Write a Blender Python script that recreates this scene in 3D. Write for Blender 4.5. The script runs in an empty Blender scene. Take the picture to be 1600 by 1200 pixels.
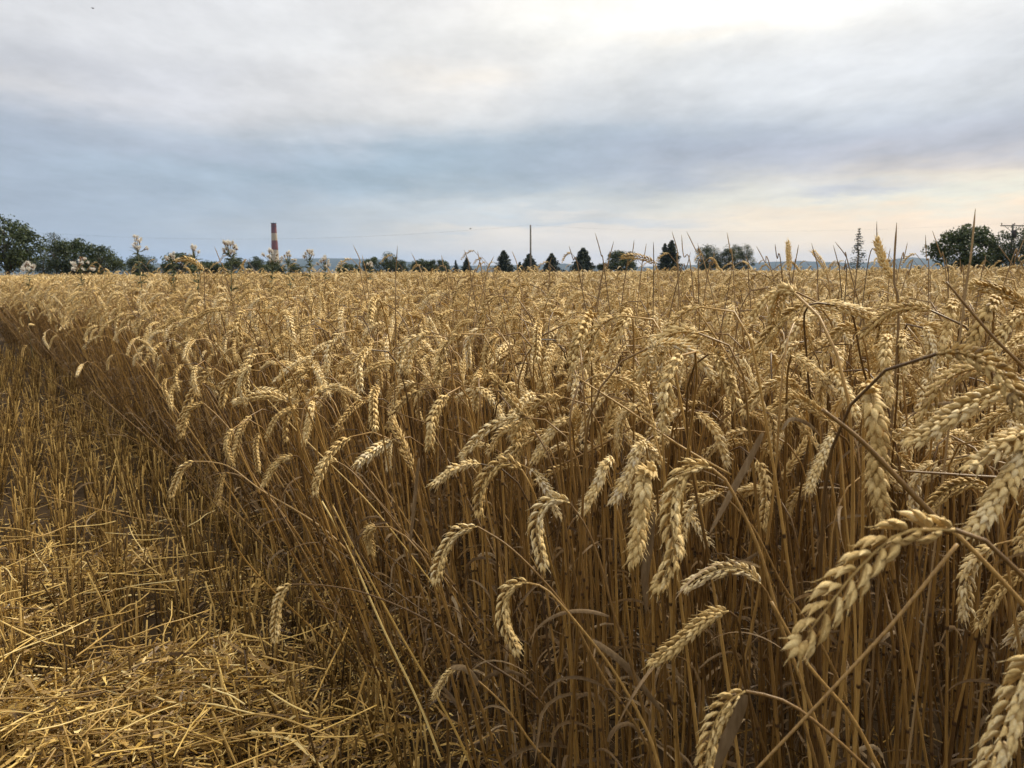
import bpy, math, random
import numpy as np
from mathutils import Vector, Matrix

rng = np.random.default_rng(7)
R = math.radians
scene = bpy.context.scene
COL = scene.collection

# ------------------------------------------------------------------ camera
CAM_H, PITCH, ROLL, FPX = 0.95, 7.9, -0.35, 1246.0
cam_d = bpy.data.cameras.new("camera")
cam = bpy.data.objects.new("camera", cam_d); COL.objects.link(cam)
cam.matrix_world = (Matrix.Translation((0, 0, CAM_H)) @ Matrix.Rotation(R(90 - PITCH), 4, 'X') @ Matrix.Rotation(R(ROLL), 4, 'Z'))
cam_d.sensor_width = 36; cam_d.lens = FPX / 1600 * 36
cam_d.clip_start = 0.02; cam_d.clip_end = 60000
cam_d.dof.use_dof = True; cam_d.dof.focus_distance = 1.25; cam_d.dof.aperture_fstop = 20
scene.camera = cam
CM = np.array(cam.matrix_world)
CR, CU, CF, CO = CM[:3, 0], CM[:3, 1], -CM[:3, 2], CM[:3, 3]

def at(px, py, d):
    """photo pixel (1600x1200) and depth along the view axis -> point in the place"""
    return CO + d * ((px - 800) / FPX * CR - (py - 600) / FPX * CU + CF)
def ray(px, py):
    v = (px - 800) / FPX * CR - (py - 600) / FPX * CU + CF
    return v / np.linalg.norm(v)
def ground_at(px, py, z=0.0):
    v = ray(px, py); t = (z - CO[2]) / v[2]
    return CO + t * v
def project(P):
    q = np.asarray(P) - CO
    d = q @ CF
    return 800 + FPX * (q @ CR) / d, 600 - FPX * (q @ CU) / d, d

# ------------------------------------------------------------------ render settings
scene.view_settings.view_transform = 'Standard'; scene.view_settings.look = 'None'
scene.view_settings.exposure = 0.3; scene.view_settings.gamma = 1.0
try: scene.view_settings.use_curve_mapping = False
except Exception: pass
cy = scene.cycles
cy.max_bounces = 5; cy.diffuse_bounces = 3; cy.glossy_bounces = 2; cy.transmission_bounces = 3
cy.transparent_max_bounces = 8; cy.volume_bounces = 0
cy.caustics_reflective = False; cy.caustics_refractive = False
cy.use_adaptive_sampling = True; cy.adaptive_threshold = 0.02
cy.use_denoising = True

# ------------------------------------------------------------------ sky
def lin(c):
    return tuple((v / 255 / 12.92) if v / 255 <= .04045 else ((v / 255 + .055) / 1.055) ** 2.4 for v in c)

SUN_AZ, SUN_EL = R(58), R(44)          # azimuth from +Y towards +X; the sun stands beyond the crop on the right behind thin cloud
W = bpy.data.worlds.new("World"); scene.world = W; W.use_nodes = True
def build_sky():
    nt = W.node_tree; nt.nodes.clear()
    N, L = nt.nodes.new, nt.links.new
    out = N('ShaderNodeOutputWorld'); bg = N('ShaderNodeBackground'); bg.inputs['Strength'].default_value = 0.1
    L(bg.outputs[0], out.inputs['Surface'])
    def val(s, x):
        if isinstance(x, (int, float)): s.default_value = x
        else: L(x, s)
    def m(op, a, b=0.0, c=None):
        n = N('ShaderNodeMath'); n.operation = op; val(n.inputs[0], a); val(n.inputs[1], b)
        if c is not None: val(n.inputs[2], c)
        return n.outputs[0]
    tc = N('ShaderNodeTexCoord'); sp = N('ShaderNodeSeparateXYZ'); L(tc.outputs['Generated'], sp.inputs[0])
    az = m('ARCTAN2', sp.outputs[0], sp.outputs[1]); el = m('ARCSINE', sp.outputs[2])
    # cloud layer coordinates: the direction carried to a flat cloud deck, so clouds flatten towards the horizon
    zz = m('ADD', m('MAXIMUM', sp.outputs[2], 0.0), 0.12)
    cb = N('ShaderNodeCombineXYZ'); L(m('DIVIDE', sp.outputs[0], zz), cb.inputs[0]); L(m('DIVIDE', sp.outputs[1], zz), cb.inputs[1])
    def noise(scale, detail, rough, off, stretch=(1, 1, 1)):
        mp = N('ShaderNodeMapping'); mp.inputs['Location'].default_value = off; mp.inputs['Scale'].default_value = stretch
        L(cb.outputs[0], mp.inputs[0])
        n = N('ShaderNodeTexNoise'); n.inputs['Scale'].default_value = scale; n.inputs['Detail'].default_value = detail
        n.inputs['Roughness'].default_value = rough; L(mp.outputs[0], n.inputs['Vector'])
        return n.outputs[0]
    n1 = noise(0.9, 7, .62, (3, 1, 0)); n2 = noise(1.1, 7, .6, (9, 4, 2)); n3 = noise(1.5, 9, .62, (5, 7, 0), (1, .75, 1)); n4 = noise(5.5, 8, .6, (2, 3, 5), (1, .6, 1))
    azw = m('ADD', az, m('MULTIPLY', m('SUBTRACT', n1, .5), .27))
    elw = m('ADD', el, m('MULTIPLY', m('SUBTRACT', n2, .5), .085))
    def mix(fac, a, b):
        n = N('ShaderNodeMix'); n.data_type = 'RGBA'; val(n.inputs[0], fac)
        for s, x in ((n.inputs[6], a), (n.inputs[7], b)):
            if isinstance(x, tuple): s.default_value = (*x, 1)
            else: L(x, s)
        return n.outputs[2]
    # the deck's own tone by height above the horizon
    rp = N('ShaderNodeValToRGB'); cr = rp.color_ramp
    stops = [(0.0, (166, 182, 193)), (.055, (166, 182, 192)), (.14, (172, 183, 193)), (.22, (190, 194, 198)), (.32, (214, 213, 215)), (.55, (.98, .97, .96)), (1.0, (1.22, 1.19, 1.13))]
    while len(cr.elements) < len(stops): cr.elements.new(.5)
    for e, (p, c) in zip(cr.elements, stops): e.position = p; e.color = (*(lin(c) if c[0] > 3 else c), 1)     # overcast: the zenith is about three times as bright as the horizon
    L(m('MAXIMUM', elw, 0.0), rp.inputs[0]); c = rp.outputs[0]
    blobs = [  # photo px, py, half widths in px, colour, strength
        (60, 260, 300, 130, (161, 167, 181), .8), (120, 150, 150, 28, (205, 206, 209), .75),
        (150, 30, 330, 70, (220, 220, 221), .9), (330, 150, 210, 50, (188, 189, 197), .7),
        (560, 85, 230, 50, (219, 220, 221), .85), (640, 165, 230, 62, (226, 222, 216), .9),
        (740, 268, 460, 46, (150, 172, 186), 1.0), (330, 330, 300, 60, (160, 175, 189), .7), (1040, 240, 330, 36, (165, 180, 192), .85),
        (1290, 238, 340, 46, (160, 168, 184), .95), (1560, 215, 170, 50, (176, 178, 190), .7),
        (1210, 140, 420, 46, (210, 213, 216), .75), (1500, 60, 200, 70, (221, 222, 223), .75),
        (1050, 10, 340, 66, (255, 250, 238), 1.0), (1120, 28, 210, 30, (255, 255, 250), 1.0), (700, 118, 110, 16, (236, 228, 216), .8), (1120, 62, 150, 8, (250, 242, 228), .6), (540, 212, 60, 12, (205, 209, 215), .6),
        (1290, 385, 540, 66, (255, 234, 198), 1.0), (1560, 330, 230, 50, (255, 228, 192), 1.0),
        (1500, 300, 330, 16, (232, 231, 212), .8), (900, 372, 200, 36, (232, 222, 208), .9),
        (760, 330, 170, 15, (197, 204, 207), .8), (1310, 300, 75, 10, (186, 188, 196), .8), (860, 352, 190, 7, (192, 200, 205), .7), (850, 333, 40, 5, (230, 222, 210), .7), (60, 140, 150, 17, (213, 212, 213), .9), (330, 235, 160, 20, (172, 178, 190), .6),
    ]
    for (px, py, sx, sy, colr, st) in blobs:
        v = ray(px, py); a0, e0 = math.atan2(v[0], v[1]), math.asin(v[2])
        sa, se = sx / FPX, sy / FPX
        da = m('DIVIDE', m('SUBTRACT', azw, a0), sa); de = m('DIVIDE', m('SUBTRACT', elw, e0), se)
        q = m('ADD', m('MULTIPLY', da, da), m('MULTIPLY', de, de))
        f = m('MULTIPLY', m('EXPONENT', m('MULTIPLY', q, -.8)), st)
        c = mix(f, c, lin(colr))
    # broken detail of the deck
    fade = m('MINIMUM', m('MULTIPLY', m('MAXIMUM', el, 0.0), 9.0), 1.0)
    g = m('ADD', 1.0, m('MULTIPLY', m('ADD', m('MULTIPLY', m('SUBTRACT', n3, .5), .8), m('MULTIPLY', m('SUBTRACT', n4, .5), .32)), fade))
    hs = N('ShaderNodeVectorMath'); hs.operation = 'SCALE'; L(c, hs.inputs[0]); L(g, hs.inputs['Scale'])
    sc10 = N('ShaderNodeVectorMath'); sc10.operation = 'SCALE'; L(hs.outputs[0], sc10.inputs[0]); sc10.inputs['Scale'].default_value = 9.5
    sky = N('ShaderNodeTexSky'); sky.sky_type = 'NISHITA'; sky.sun_disc = False
    sky.sun_elevation = SUN_EL; sky.sun_rotation = SUN_AZ; sky.air_density = 1; sky.dust_density = 2
    L(mix(.06, sc10.outputs[0], sky.outputs[0]), bg.inputs['Color'])
build_sky()

sd = bpy.data.lights.new("sun", 'SUN'); sd.energy = 4.6; sd.angle = R(11); sd.color = (1.0, .90, .72)
sun = bpy.data.objects.new("sun", sd); COL.objects.link(sun)
S = Vector((math.sin(SUN_AZ) * math.cos(SUN_EL), math.cos(SUN_AZ) * math.cos(SUN_EL), math.sin(SUN_EL)))
sun.rotation_euler = S.to_track_quat('Z', 'Y').to_euler(); sun.location = (0, 0, 60)

# ------------------------------------------------------------------ materials
def new_mat(name):
    m = bpy.data.materials.new(name); m.use_nodes = True
    nt = m.node_tree; nt.nodes.clear()
    o = nt.nodes.new('ShaderNodeOutputMaterial'); b = nt.nodes.new('ShaderNodeBsdfPrincipled')
    nt.links.new(b.outputs[0], o.inputs['Surface'])
    return m, nt, b, o
def ramp_node(nt, stops):
    r = nt.nodes.new('ShaderNodeValToRGB'); e = r.color_ramp
    while len(e.elements) < len(stops): e.elements.new(.5)
    for k, (p, c) in zip(e.elements, stops): k.position = p; k.color = (*c, 1)
    return r
def tinted(name, stops, rough=.6, spec=.3, streak=(90, 90, 90), mottle=.35, transl=0.0, node_col=None, bump=0.0, objrand=.5):
    """dry plant tissue: colour by the piece's own tint, mottled, with darker joints where 'joint' is set"""
    m, nt, b, o = new_mat(name); N, L = nt.nodes.new, nt.links.new
    def mt(op, a, c):
        n = N('ShaderNodeMath'); n.operation = op
        for s, x in zip(n.inputs, (a, c)):
            if isinstance(x, (int, float)): s.default_value = x
            else: L(x, s)
        return n.outputs[0]
    at_ = N('ShaderNodeAttribute'); at_.attribute_name = 'tint'
    oi = N('ShaderNodeObjectInfo')
    tc = N('ShaderNodeTexCoord'); mp = N('ShaderNodeMapping'); mp.inputs['Scale'].default_value = streak
    L(tc.outputs['Object'], mp.inputs[0])
    nz = N('ShaderNodeTexNoise'); nz.inputs['Scale'].default_value = 1.0; nz.inputs['Detail'].default_value = 4; nz.inputs['Roughness'].default_value = .65
    L(mp.outputs[0], nz.inputs['Vector'])
    f = mt('ADD', mt('MULTIPLY', at_.outputs['Fac'], 1 - objrand), mt('MULTIPLY', oi.outputs['Random'], objrand))
    f = mt('ADD', f, mt('MULTIPLY', mt('SUBTRACT', nz.outputs[0], .5), mottle * 2))
    r = ramp_node(nt, stops); L(f, r.inputs[0]); col = r.outputs[0]
    if node_col:
        aj = N('ShaderNodeAttribute'); aj.attribute_name = 'joint'
        mx = N('ShaderNodeMix'); mx.data_type = 'RGBA'; L(aj.outputs['Fac'], mx.inputs[0]); L(col, mx.inputs[6]); mx.inputs[7].default_value = (*node_col, 1)
        col = mx.outputs[2]
    L(col, b.inputs['Base Color']); b.inputs['Roughness'].default_value = rough
    b.inputs['Specular IOR Level'].default_value = spec
    if bump:
        bp = N('ShaderNodeBump'); bp.inputs['Strength'].default_value = bump; bp.inputs['Distance'].default_value = .001
        L(nz.outputs[0], bp.inputs['Height']); L(bp.outputs[0], b.inputs['Normal'])
    if transl:
        t = N('ShaderNodeBsdfTranslucent'); L(col, t.inputs['Color'])
        ms = N('ShaderNodeMixShader'); ms.inputs[0].default_value = transl
        L(b.outputs[0], ms.inputs[1]); L(t.outputs[0], ms.inputs[2]); L(ms.outputs[0], o.inputs['Surface'])
    return m

M = {}
M['stem'] = tinted('dry_wheat_stem', [(0, (.032, .018, .008)), (.22, (.085, .043, .012)), (.5, (.20, .108, .027)), (.8, (.42, .25, .07)), (1, (.24, .17, .095))],
                   rough=.45, spec=.4, streak=(500, 500, 14), mottle=.34, node_col=(.05, .024, .010))
M['ear'] = tinted('ripe_wheat_ear', [(0, (.16, .10, .045)), (.14, (.37, .235, .075)), (.36, (.59, .40, .145)), (.62, (.74, .545, .24)), (.85, (.81, .66, .385)), (1, (.68, .57, .41))],
                  rough=.55, spec=.35, streak=(650, 650, 650), mottle=.34, bump=.7, transl=.06, node_col=(.25, .15, .055))
M['leaf'] = tinted('dry_wheat_leaf', [(0, (.06, .034, .015)), (.4, (.14, .085, .036)), (.75, (.25, .165, .08)), (1, (.46, .35, .21))],
                   rough=.6, spec=.25, streak=(260, 260, 40), mottle=.4, transl=.3)
M['straw'] = tinted('loose_straw', [(0, (.08, .042, .012)), (.3, (.23, .13, .030)), (.6, (.46, .285, .066)), (.85, (.66, .45, .125)), (1, (.74, .57, .24))],
                    rough=.42, spec=.45, streak=(70, 70, 70), mottle=.22, objrand=0.0)
M['straw_single'] = tinted('long_straw', [(0, (.22, .125, .034)), (.4, (.44, .275, .07)), (.8, (.64, .44, .13)), (1, (.70, .55, .25))],
                    rough=.4, spec=.45, streak=(300, 300, 300), mottle=.15, objrand=.9)
M['stub'] = tinted('cut_stubble', [(0, (.035, .020, .007)), (.4, (.105, .058, .0145)), (.75, (.23, .135, .034)), (1, (.46, .31, .105))],
                   rough=.75, spec=.12, streak=(120, 120, 30), mottle=.3, objrand=0.0)
M['grass'] = tinted('dead_grass_stem', [(0, (.07, .042, .018)), (.5, (.19, .115, .045)), (1, (.34, .225, .10))], rough=.55, spec=.3, streak=(400, 400, 20), mottle=.2)
M['weed'] = tinted('thistle_green', [(0, (.045, .06, .025)), (.5, (.09, .105, .05)), (1, (.17, .15, .08))], rough=.6, streak=(60, 60, 60), mottle=.3, transl=.15)
M['fluff'] = tinted('thistle_down', [(0, (.50, .44, .36)), (.4, (.74, .70, .62)), (1, (.86, .84, .80))], rough=.9, spec=.05, streak=(40, 40, 40), mottle=.3, transl=.3)
M['bract'] = tinted('thistle_bract', [(0, (.16, .075, .03)), (1, (.36, .20, .10))], rough=.7, streak=(90, 90, 90), mottle=.3)
M['bark'] = tinted('tree_bark', [(0, (.05, .04, .032)), (1, (.16, .135, .11))], rough=.9, spec=.1, streak=(3, 3, 1), mottle=.4)
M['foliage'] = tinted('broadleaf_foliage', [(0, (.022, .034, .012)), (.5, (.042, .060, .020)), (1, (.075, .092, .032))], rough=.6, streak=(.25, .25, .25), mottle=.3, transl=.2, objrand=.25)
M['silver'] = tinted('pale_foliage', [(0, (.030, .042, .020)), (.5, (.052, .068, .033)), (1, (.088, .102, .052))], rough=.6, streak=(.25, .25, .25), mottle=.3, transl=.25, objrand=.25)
M['needle'] = tinted('spruce_needles', [(0, (.014, .022, .012)), (.5, (.026, .038, .020)), (1, (.046, .056, .030))], rough=.65, streak=(.3, .3, .3), mottle=.3, objrand=.25)

def simple(name, colr, rough=.7, noise=None, metallic=0.0, col2=None):
    m, nt, b, o = new_mat(name)
    b.inputs['Roughness'].default_value = rough; b.inputs['Metallic'].default_value = metallic; b.inputs['Specular IOR Level'].default_value = .1
    if noise:
        tc = nt.nodes.new('ShaderNodeTexCoord'); nz = nt.nodes.new('ShaderNodeTexNoise'); nz.inputs['Scale'].default_value = noise; nz.inputs['Detail'].default_value = 6
        nt.links.new(tc.outputs['Object'], nz.inputs['Vector'])
        r = ramp_node(nt, [(.3, colr), (.7, col2 or tuple(min(1, v * 1.6) for v in colr))])
        nt.links.new(nz.outputs[0], r.inputs[0]); nt.links.new(r.outputs[0], b.inputs['Base Color'])
    else: b.inputs['Base Color'].default_value = (*colr, 1)
    return m
M['soil'] = simple('dry_soil', (.026, .017, .009), .95, 3.0, col2=(.075, .048, .024))
M['hill'] = simple('wooded_hill', (.020, .028, .016), .95, .004, col2=(.05, .055, .03))
M['brick_red'] = simple('faded_red_paint', (.125, .038, .032), .8, .12, col2=(.19, .060, .046))
M['cream'] = simple('weathered_cream_paint', (.32, .25, .16), .8, .12, col2=(.42, .34, .23))
M['dark_metal'] = simple('dark_metal', (.05, .045, .045), .6, 2.0)
M['pole_wood'] = simple('grey_pole', (.10, .095, .085), .85, 1.5)
M['wire'] = simple('wire', (.06, .06, .065), .5)
M['ceramic'] = simple('insulator', (.12, .07, .05), .3)
M['bird'] = simple('dark_feathers', (.03, .028, .026), .7, 30)

# ------------------------------------------------------------------ mesh building
class Geo:
    """collects vertices and quads/tris (numpy), with per-vertex tint and joint values and a material slot per face"""
    def __init__(s): s.v, s.q, s.t, s.tint, s.joint, s.qm, s.tm, s.n = [], [], [], [], [], [], [], 0
    def add(s, v, q=None, t=None, tint=.5, joint=0.0, mi=0):
        v = np.asarray(v, float).reshape(-1, 3); k = len(v)
        s.v.append(v); s.tint.append(np.broadcast_to(np.asarray(tint, float).ravel(), (k,)) if np.size(tint) == 1 else np.asarray(tint, float).ravel())
        s.joint.append(np.broadcast_to(np.asarray(joint, float).ravel(), (k,)) if np.size(joint) == 1 else np.asarray(joint, float).ravel())
        if q is not None and len(q): s.q.append(np.asarray(q, int).reshape(-1, 4) + s.n); s.qm.append(np.full(len(s.q[-1]), mi))
        if t is not None and len(t): s.t.append(np.asarray(t, int).reshape(-1, 3) + s.n); s.tm.append(np.full(len(s.t[-1]), mi))
        s.n += k; return s
    def merge(s, g, mi=None, M4=None, tint_add=None):
        if g.n == 0: return s
        v = np.vstack(g.v)
        if M4 is not None: v = v @ M4[:3, :3].T + M4[:3, 3]
        off = s.n; s.v.append(v)
        tt = np.concatenate(g.tint)
        s.tint.append(np.clip(tt + tint_add, 0, 1) if tint_add is not None else tt); s.joint.append(np.concatenate(g.joint))
        for a, am, b, bm in ((g.q, g.qm, s.q, s.qm), (g.t, g.tm, s.t, s.tm)):
            for x, xm in zip(a, am): b.append(x + off); bm.append(xm if mi is None else np.full(len(x), mi))
        s.n += len(v); return s
    def mesh(s, name, mats, smooth=True):
        me = bpy.data.meshes.new(name)
        v = np.vstack(s.v)
        q = np.vstack(s.q) if s.q else np.zeros((0, 4), int); t = np.vstack(s.t) if s.t else np.zeros((0, 3), int)
        me.vertices.add(len(v)); me.vertices.foreach_set('co', v.astype(np.float32).ravel())
        nl = q.size + t.size; me.loops.add(nl)
        me.loops.foreach_set('vertex_index', np.concatenate([q.ravel(), t.ravel()]).astype(np.int32))
        me.polygons.add(len(q) + len(t))
        tot = np.concatenate([np.full(len(q), 4), np.full(len(t), 3)]).astype(np.int32)
        me.polygons.foreach_set('loop_start', np.concatenate([[0], np.cumsum(tot)[:-1]]).astype(np.int32))
        mm = np.concatenate([np.concatenate(s.qm) if s.qm else [], np.concatenate(s.tm) if s.tm else []]).astype(np.int32)
        me.polygons.foreach_set('material_index', mm)
        me.polygons.foreach_set('use_smooth', np.full(len(tot), smooth))
        me.update(calc_edges=True); me.validate()
        for nm, arr in (('tint', s.tint), ('joint', s.joint)):
            a = me.attributes.new(nm, 'FLOAT', 'POINT'); a.data.foreach_set('value', np.concatenate(arr).astype(np.float32))
        for x in (mats if isinstance(mats, (list, tuple)) else [mats]): me.materials.append(x)
        return me

def link(name, data, parent=None, loc=None):
    o = bpy.data.objects.new(name, data); COL.objects.link(o)
    if parent is not None: o.parent = parent
    if loc is not None: o.location = loc
    return o
def tag(o, label=None, cat=None, group=None, kind=None):
    for k, x in (('label', label), ('category', cat), ('group', group), ('kind', kind)):
        if x: o[k] = x
    return o

def unit(v): return v / (np.linalg.norm(v, axis=-1, keepdims=True) + 1e-12)
def catmull(P, n):
    P = np.asarray(P, float); k = len(P)
    Q = np.vstack([2 * P[0] - P[1], P, 2 * P[-1] - P[-2]])
    ts = np.linspace(0, k - 1 - 1e-9, n); i = ts.astype(int); f = (ts - i)[:, None]
    a, b, c, d = Q[i], Q[i + 1], Q[i + 2], Q[i + 3]
    return .5 * (2 * b + (c - a) * f + (2 * a - 5 * b + 4 * c - d) * f ** 2 + (3 * b - a - 3 * c + d) * f ** 3)
def resample(P, n):
    d = np.concatenate([[0], np.cumsum(np.linalg.norm(np.diff(P, axis=0), axis=1))]); s = np.linspace(0, d[-1], n)
    return np.stack([np.interp(s, d, P[:, k]) for k in range(3)], 1)
def tube(P, rad, sides=6, cap=False):
    P = np.asarray(P, float); n = len(P); rad = np.broadcast_to(rad, (n,))
    T = unit(np.gradient(P, axis=0)); u = np.zeros((n, 3))
    ref = np.array([1., 0, 0]) if abs(T[0, 0]) < .8 else np.array([0, 1., 0])
    u0 = unit(ref - T[0] * (ref @ T[0]))
    for i in range(n):
        u0 = unit(u0 - T[i] * (u0 @ T[i])); u[i] = u0
    w = np.cross(T, u); a = np.linspace(0, 2 * np.pi, sides, endpoint=False)
    V = P[:, None] + rad[:, None, None] * (np.cos(a)[None, :, None] * u[:, None] + np.sin(a)[None, :, None] * w[:, None])
    i = np.arange(n - 1)[:, None] * sides; j = np.arange(sides)[None]; j2 = (j + 1) % sides
    Q = np.stack([i + j, i + j2, i + sides + j2, i + sides + j], -1).reshape(-1, 4)
    if cap:
        b = (n - 1) * sides
        Q = np.vstack([Q] + [[b, b + k, b + k + 1, b + k + 2] for k in range(1, sides - 2, 2)] + [[k + 2, k + 1, k, 0] for k in range(1, sides - 2, 2)])
    return V.reshape(-1, 3), Q
def multi_tube(P, rad, sides):
    """P (N,k,3), rad (N,k): many short tubes at once"""
    Nn, k, _ = P.shape
    D = unit(P[:, -1] - P[:, 0]); ref = np.where(np.abs(D[:, 2:3]) < .8, np.array([[0, 0, 1.]]), np.array([[1., 0, 0]]))
    u = unit(np.cross(D, ref)); w = np.cross(D, u); a = np.linspace(0, 2 * np.pi, sides, endpoint=False)
    ring = np.cos(a)[None, :, None] * u[:, None] + np.sin(a)[None, :, None] * w[:, None]
    V = P[:, :, None] + rad[:, :, None, None] * ring[:, None]
    i = np.arange(k - 1)[:, None] * sides; j = np.arange(sides)[None]; j2 = (j + 1) % sides
    Q = np.stack([i + j, i + j2, i + sides + j2, i + sides + j], -1).reshape(-1, 4)
    Q = Q[None] + (np.arange(Nn) * k * sides)[:, None, None]
    return V.reshape(-1, 3), Q.reshape(-1, 4)
def ribbons(P, wid, side):
    """flat strips: P (N,k,3), wid (N,k) half widths, side (N,k,3)"""
    Nn, k, _ = P.shape
    V = np.stack([P - side * wid[..., None], P + side * wid[..., None]], 2)
    i = np.arange(k - 1) * 2; Q = np.stack([i, i + 1, i + 3, i + 2], -1)
    Q = Q[None] + (np.arange(Nn) * k * 2)[:, None, None]
    return V.reshape(-1, 3), Q.reshape(-1, 4)

# ------------------------------------------------------------------ wheat
def floret_template(sides, rings, tip=1.16):
    us = np.array({2: [.06, .42], 3: [.04, .3, .66], 5: [0, .14, .36, .62, .86], 7: [0, .08, .22, .40, .60, .78, .93]}[rings])
    prof = np.interp(us, [0, .06, .2, .4, .6, .8, .93, 1.0, tip], [.34, .62, .93, 1.0, .86, .52, .22, .08, 0])
    a = np.linspace(0, 2 * np.pi, sides, endpoint=False)
    V = []
    for u, p in zip(us, prof):
        cx = .10 * math.sin(math.pi * min(u, 1)); x = np.cos(a) * .205 * p; x = np.where(x < 0, x * .55, x)
        keel = 1 + .12 * (np.cos(a) > .9)
        V.append(np.stack([cx + x * keel, np.sin(a) * .245 * p, np.full(sides, u)], 1))
    V = np.vstack(V + [np.array([[-.01, 0, tip]])])
    i = np.arange(rings - 1)[:, None] * sides; j = np.arange(sides)[None]; j2 = (j + 1) % sides
    Q = np.stack([i + j, i + j2, i + sides + j2, i + sides + j], -1).reshape(-1, 4)
    b = (rings - 1) * sides; tpi = rings * sides
    T = np.array([[b + k, b + (k + 1) % sides, tpi] for k in range(sides)])
    return V, Q, T
FT = {'hero': floret_template(9, 7), 'near': floret_template(6, 5), 'mid': floret_template(4, 2, 1.1)}
SPIKE = {  # (fan angle deg, length, shift along, shift across mm, shift outward mm, width)
    'hero': [(-44, .76, 0, -1.2, .1, .80), (44, .76, 0, 1.2, .1, .80), (-23, .98, .10, -1.0, .7, .9), (23, .98, .12, 1.0, .7, .9), (2, .88, .38, 0, 1.0, .9)],
    'near': [(-40, .78, 0, -1.2, .1, .82), (40, .78, 0, 1.2, .1, .82), (-18, 1.0, .12, -.9, .7, .92), (18, 1.0, .14, .9, .7, .92)],
    'mid': [(-20, .95, .05, -1.0, .3, 1.45), (20, .95, .1, 1.0, .3, 1.45)],
}
def make_ear(P, ref, roll, lod, r, n_spk=20, size=1.0, twist=0.0, fl=.0108, gap=.0):
    """P: dense path from the neck to the tip; two ranks of plump pointed spikelets"""
    g = Geo(); P = resample(P, 40); T = unit(np.gradient(P, axis=0))
    rv, rq, rt = FT[lod]
    vs, tn, jn = [], [], []
    for i in range(n_spk + 1):
        last = i == n_spk
        if not last and r.random() < gap: continue
        s = .03 + .93 * i / n_spk; k = s * 39; a = int(min(k, 38)); f = k - a
        p = P[a] * (1 - f) + P[a + 1] * f; t = unit(T[a] * (1 - f) + T[a + 1] * f)
        x0 = unit(np.cross(t, ref)); y0 = np.cross(t, x0)
        ang = R(roll) + twist * s
        X = math.cos(ang) * x0 + math.sin(ang) * y0
        sg = 1 if i % 2 else -1
        if last: X = np.cross(t, X); inc = 0.02; sg = 1
        else: inc = R(r.normal(21, 4) * (1 - .25 * s))
        X = X * sg; Y = np.cross(t, X)
        sz = size * np.interp(s, [0, .12, .5, .8, 1], [.72, .95, 1.06, .98, .8]) * r.normal(1, .05)
        ax = unit(math.cos(inc) * t + math.sin(inc) * X); ou = unit(math.cos(inc) * X - math.sin(inc) * t)
        tint = np.clip(r.normal(.5, .16), 0, 1)
        for (fa, ln, sh, ac, ow, wd) in SPIKE[lod]:
            b = R(fa * 1.0 + r.normal(0, 5)); tl = r.normal(.07, .10)
            z = unit(math.cos(b) * ax + math.sin(b) * Y + tl * ou); yv = unit(np.cross(z, ou)); xv = np.cross(yv, z)
            L_ = fl * ln * sz * r.normal(1, .05); wf = fl * sz * wd * (.95 if lod != 'mid' else 1.05)
            o = p + ax * sh * fl * sz + Y * ac * .001 * sz + X * (.0007 + ow * .001) * sz
            vs.append(o + rv[:, :1] * wf * xv + rv[:, 1:2] * wf * yv * 1.0 + rv[:, 2:] * L_ * z)
            jn.append(np.interp(rv[:, 2], [0, .06, .24, .92, 1.1], [.75, .6, 0, 0, .3]) * r.uniform(.5, 1))
            tn.append(np.full(len(rv), np.clip(tint + r.normal(0, .17), 0, 1)))
    if lod != 'mid':
        tips = [(v_[-1], unit(v_[-1] - v_[:len(v_) - 1].mean(0))) for v_ in vs if r.random() < .55]
        A0 = np.array([a for a, _ in tips]); D0 = np.array([b for _, b in tips]); L0 = r.uniform(.0015, .005, len(tips))[:, None]
        PP = np.stack([A0 - D0 * .001, A0 + D0 * L0 * .5, A0 + D0 * L0 + r.normal(0, .0006, (len(tips), 3))], 1)
        v, q = multi_tube(PP, np.tile([[.0004, .00028, .0001]], (len(tips), 1)), 3); g.add(v, q, tint=.7)
    nf = len(vs); k = len(rv)
    Q = (rq[None] + (np.arange(nf) * k)[:, None, None]).reshape(-1, 4); Tt = (rt[None] + (np.arange(nf) * k)[:, None, None]).reshape(-1, 3)
    g.add(np.vstack(vs), Q, Tt, tint=np.concatenate(tn), joint=np.concatenate(jn))
    v, q = tube(P[::4], np.linspace(.0011, .0006, len(P[::4])), 4); g.add(v, q, tint=.3)
    return g
def make_stem(P, r, r0=.0021, r1=.0011, sides=6, n=26, joints=(.22, .45, .68)):
    g = Geo(); P = resample(P, n)
    s = np.linspace(0, 1, n); rad = r0 + (r1 - r0) * s ** 1.3; jt = np.zeros(n)
    if sides > 4:
        extra = []
        for j in joints: extra += [j - .004, j - .0015, j + .0015, j + .004]
        s2 = np.sort(np.concatenate([s, extra])); P = np.stack([np.interp(s2, s, P[:, k]) for k in range(3)], 1)
        rad = np.interp(s2, s, rad); jt = np.zeros(len(s2))
        for j in joints:
            hit = np.abs(s2 - j) < .0025; rad[hit] *= 1.3; jt[hit] = 1
        # the sheath of the next leaf makes the stalk a little thicker above each joint
        for j in joints:
            hit = (s2 > j + .003) & (s2 < j + .12); rad[hit] *= 1.14
    v, q = tube(P, rad, sides); g.add(v, q, tint=np.repeat(np.clip(r.normal(.5, .26) + .12 * (np.linspace(0, 1, len(P)) - .5), 0, 1), sides), joint=np.repeat(jt, sides))
    return g
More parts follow.
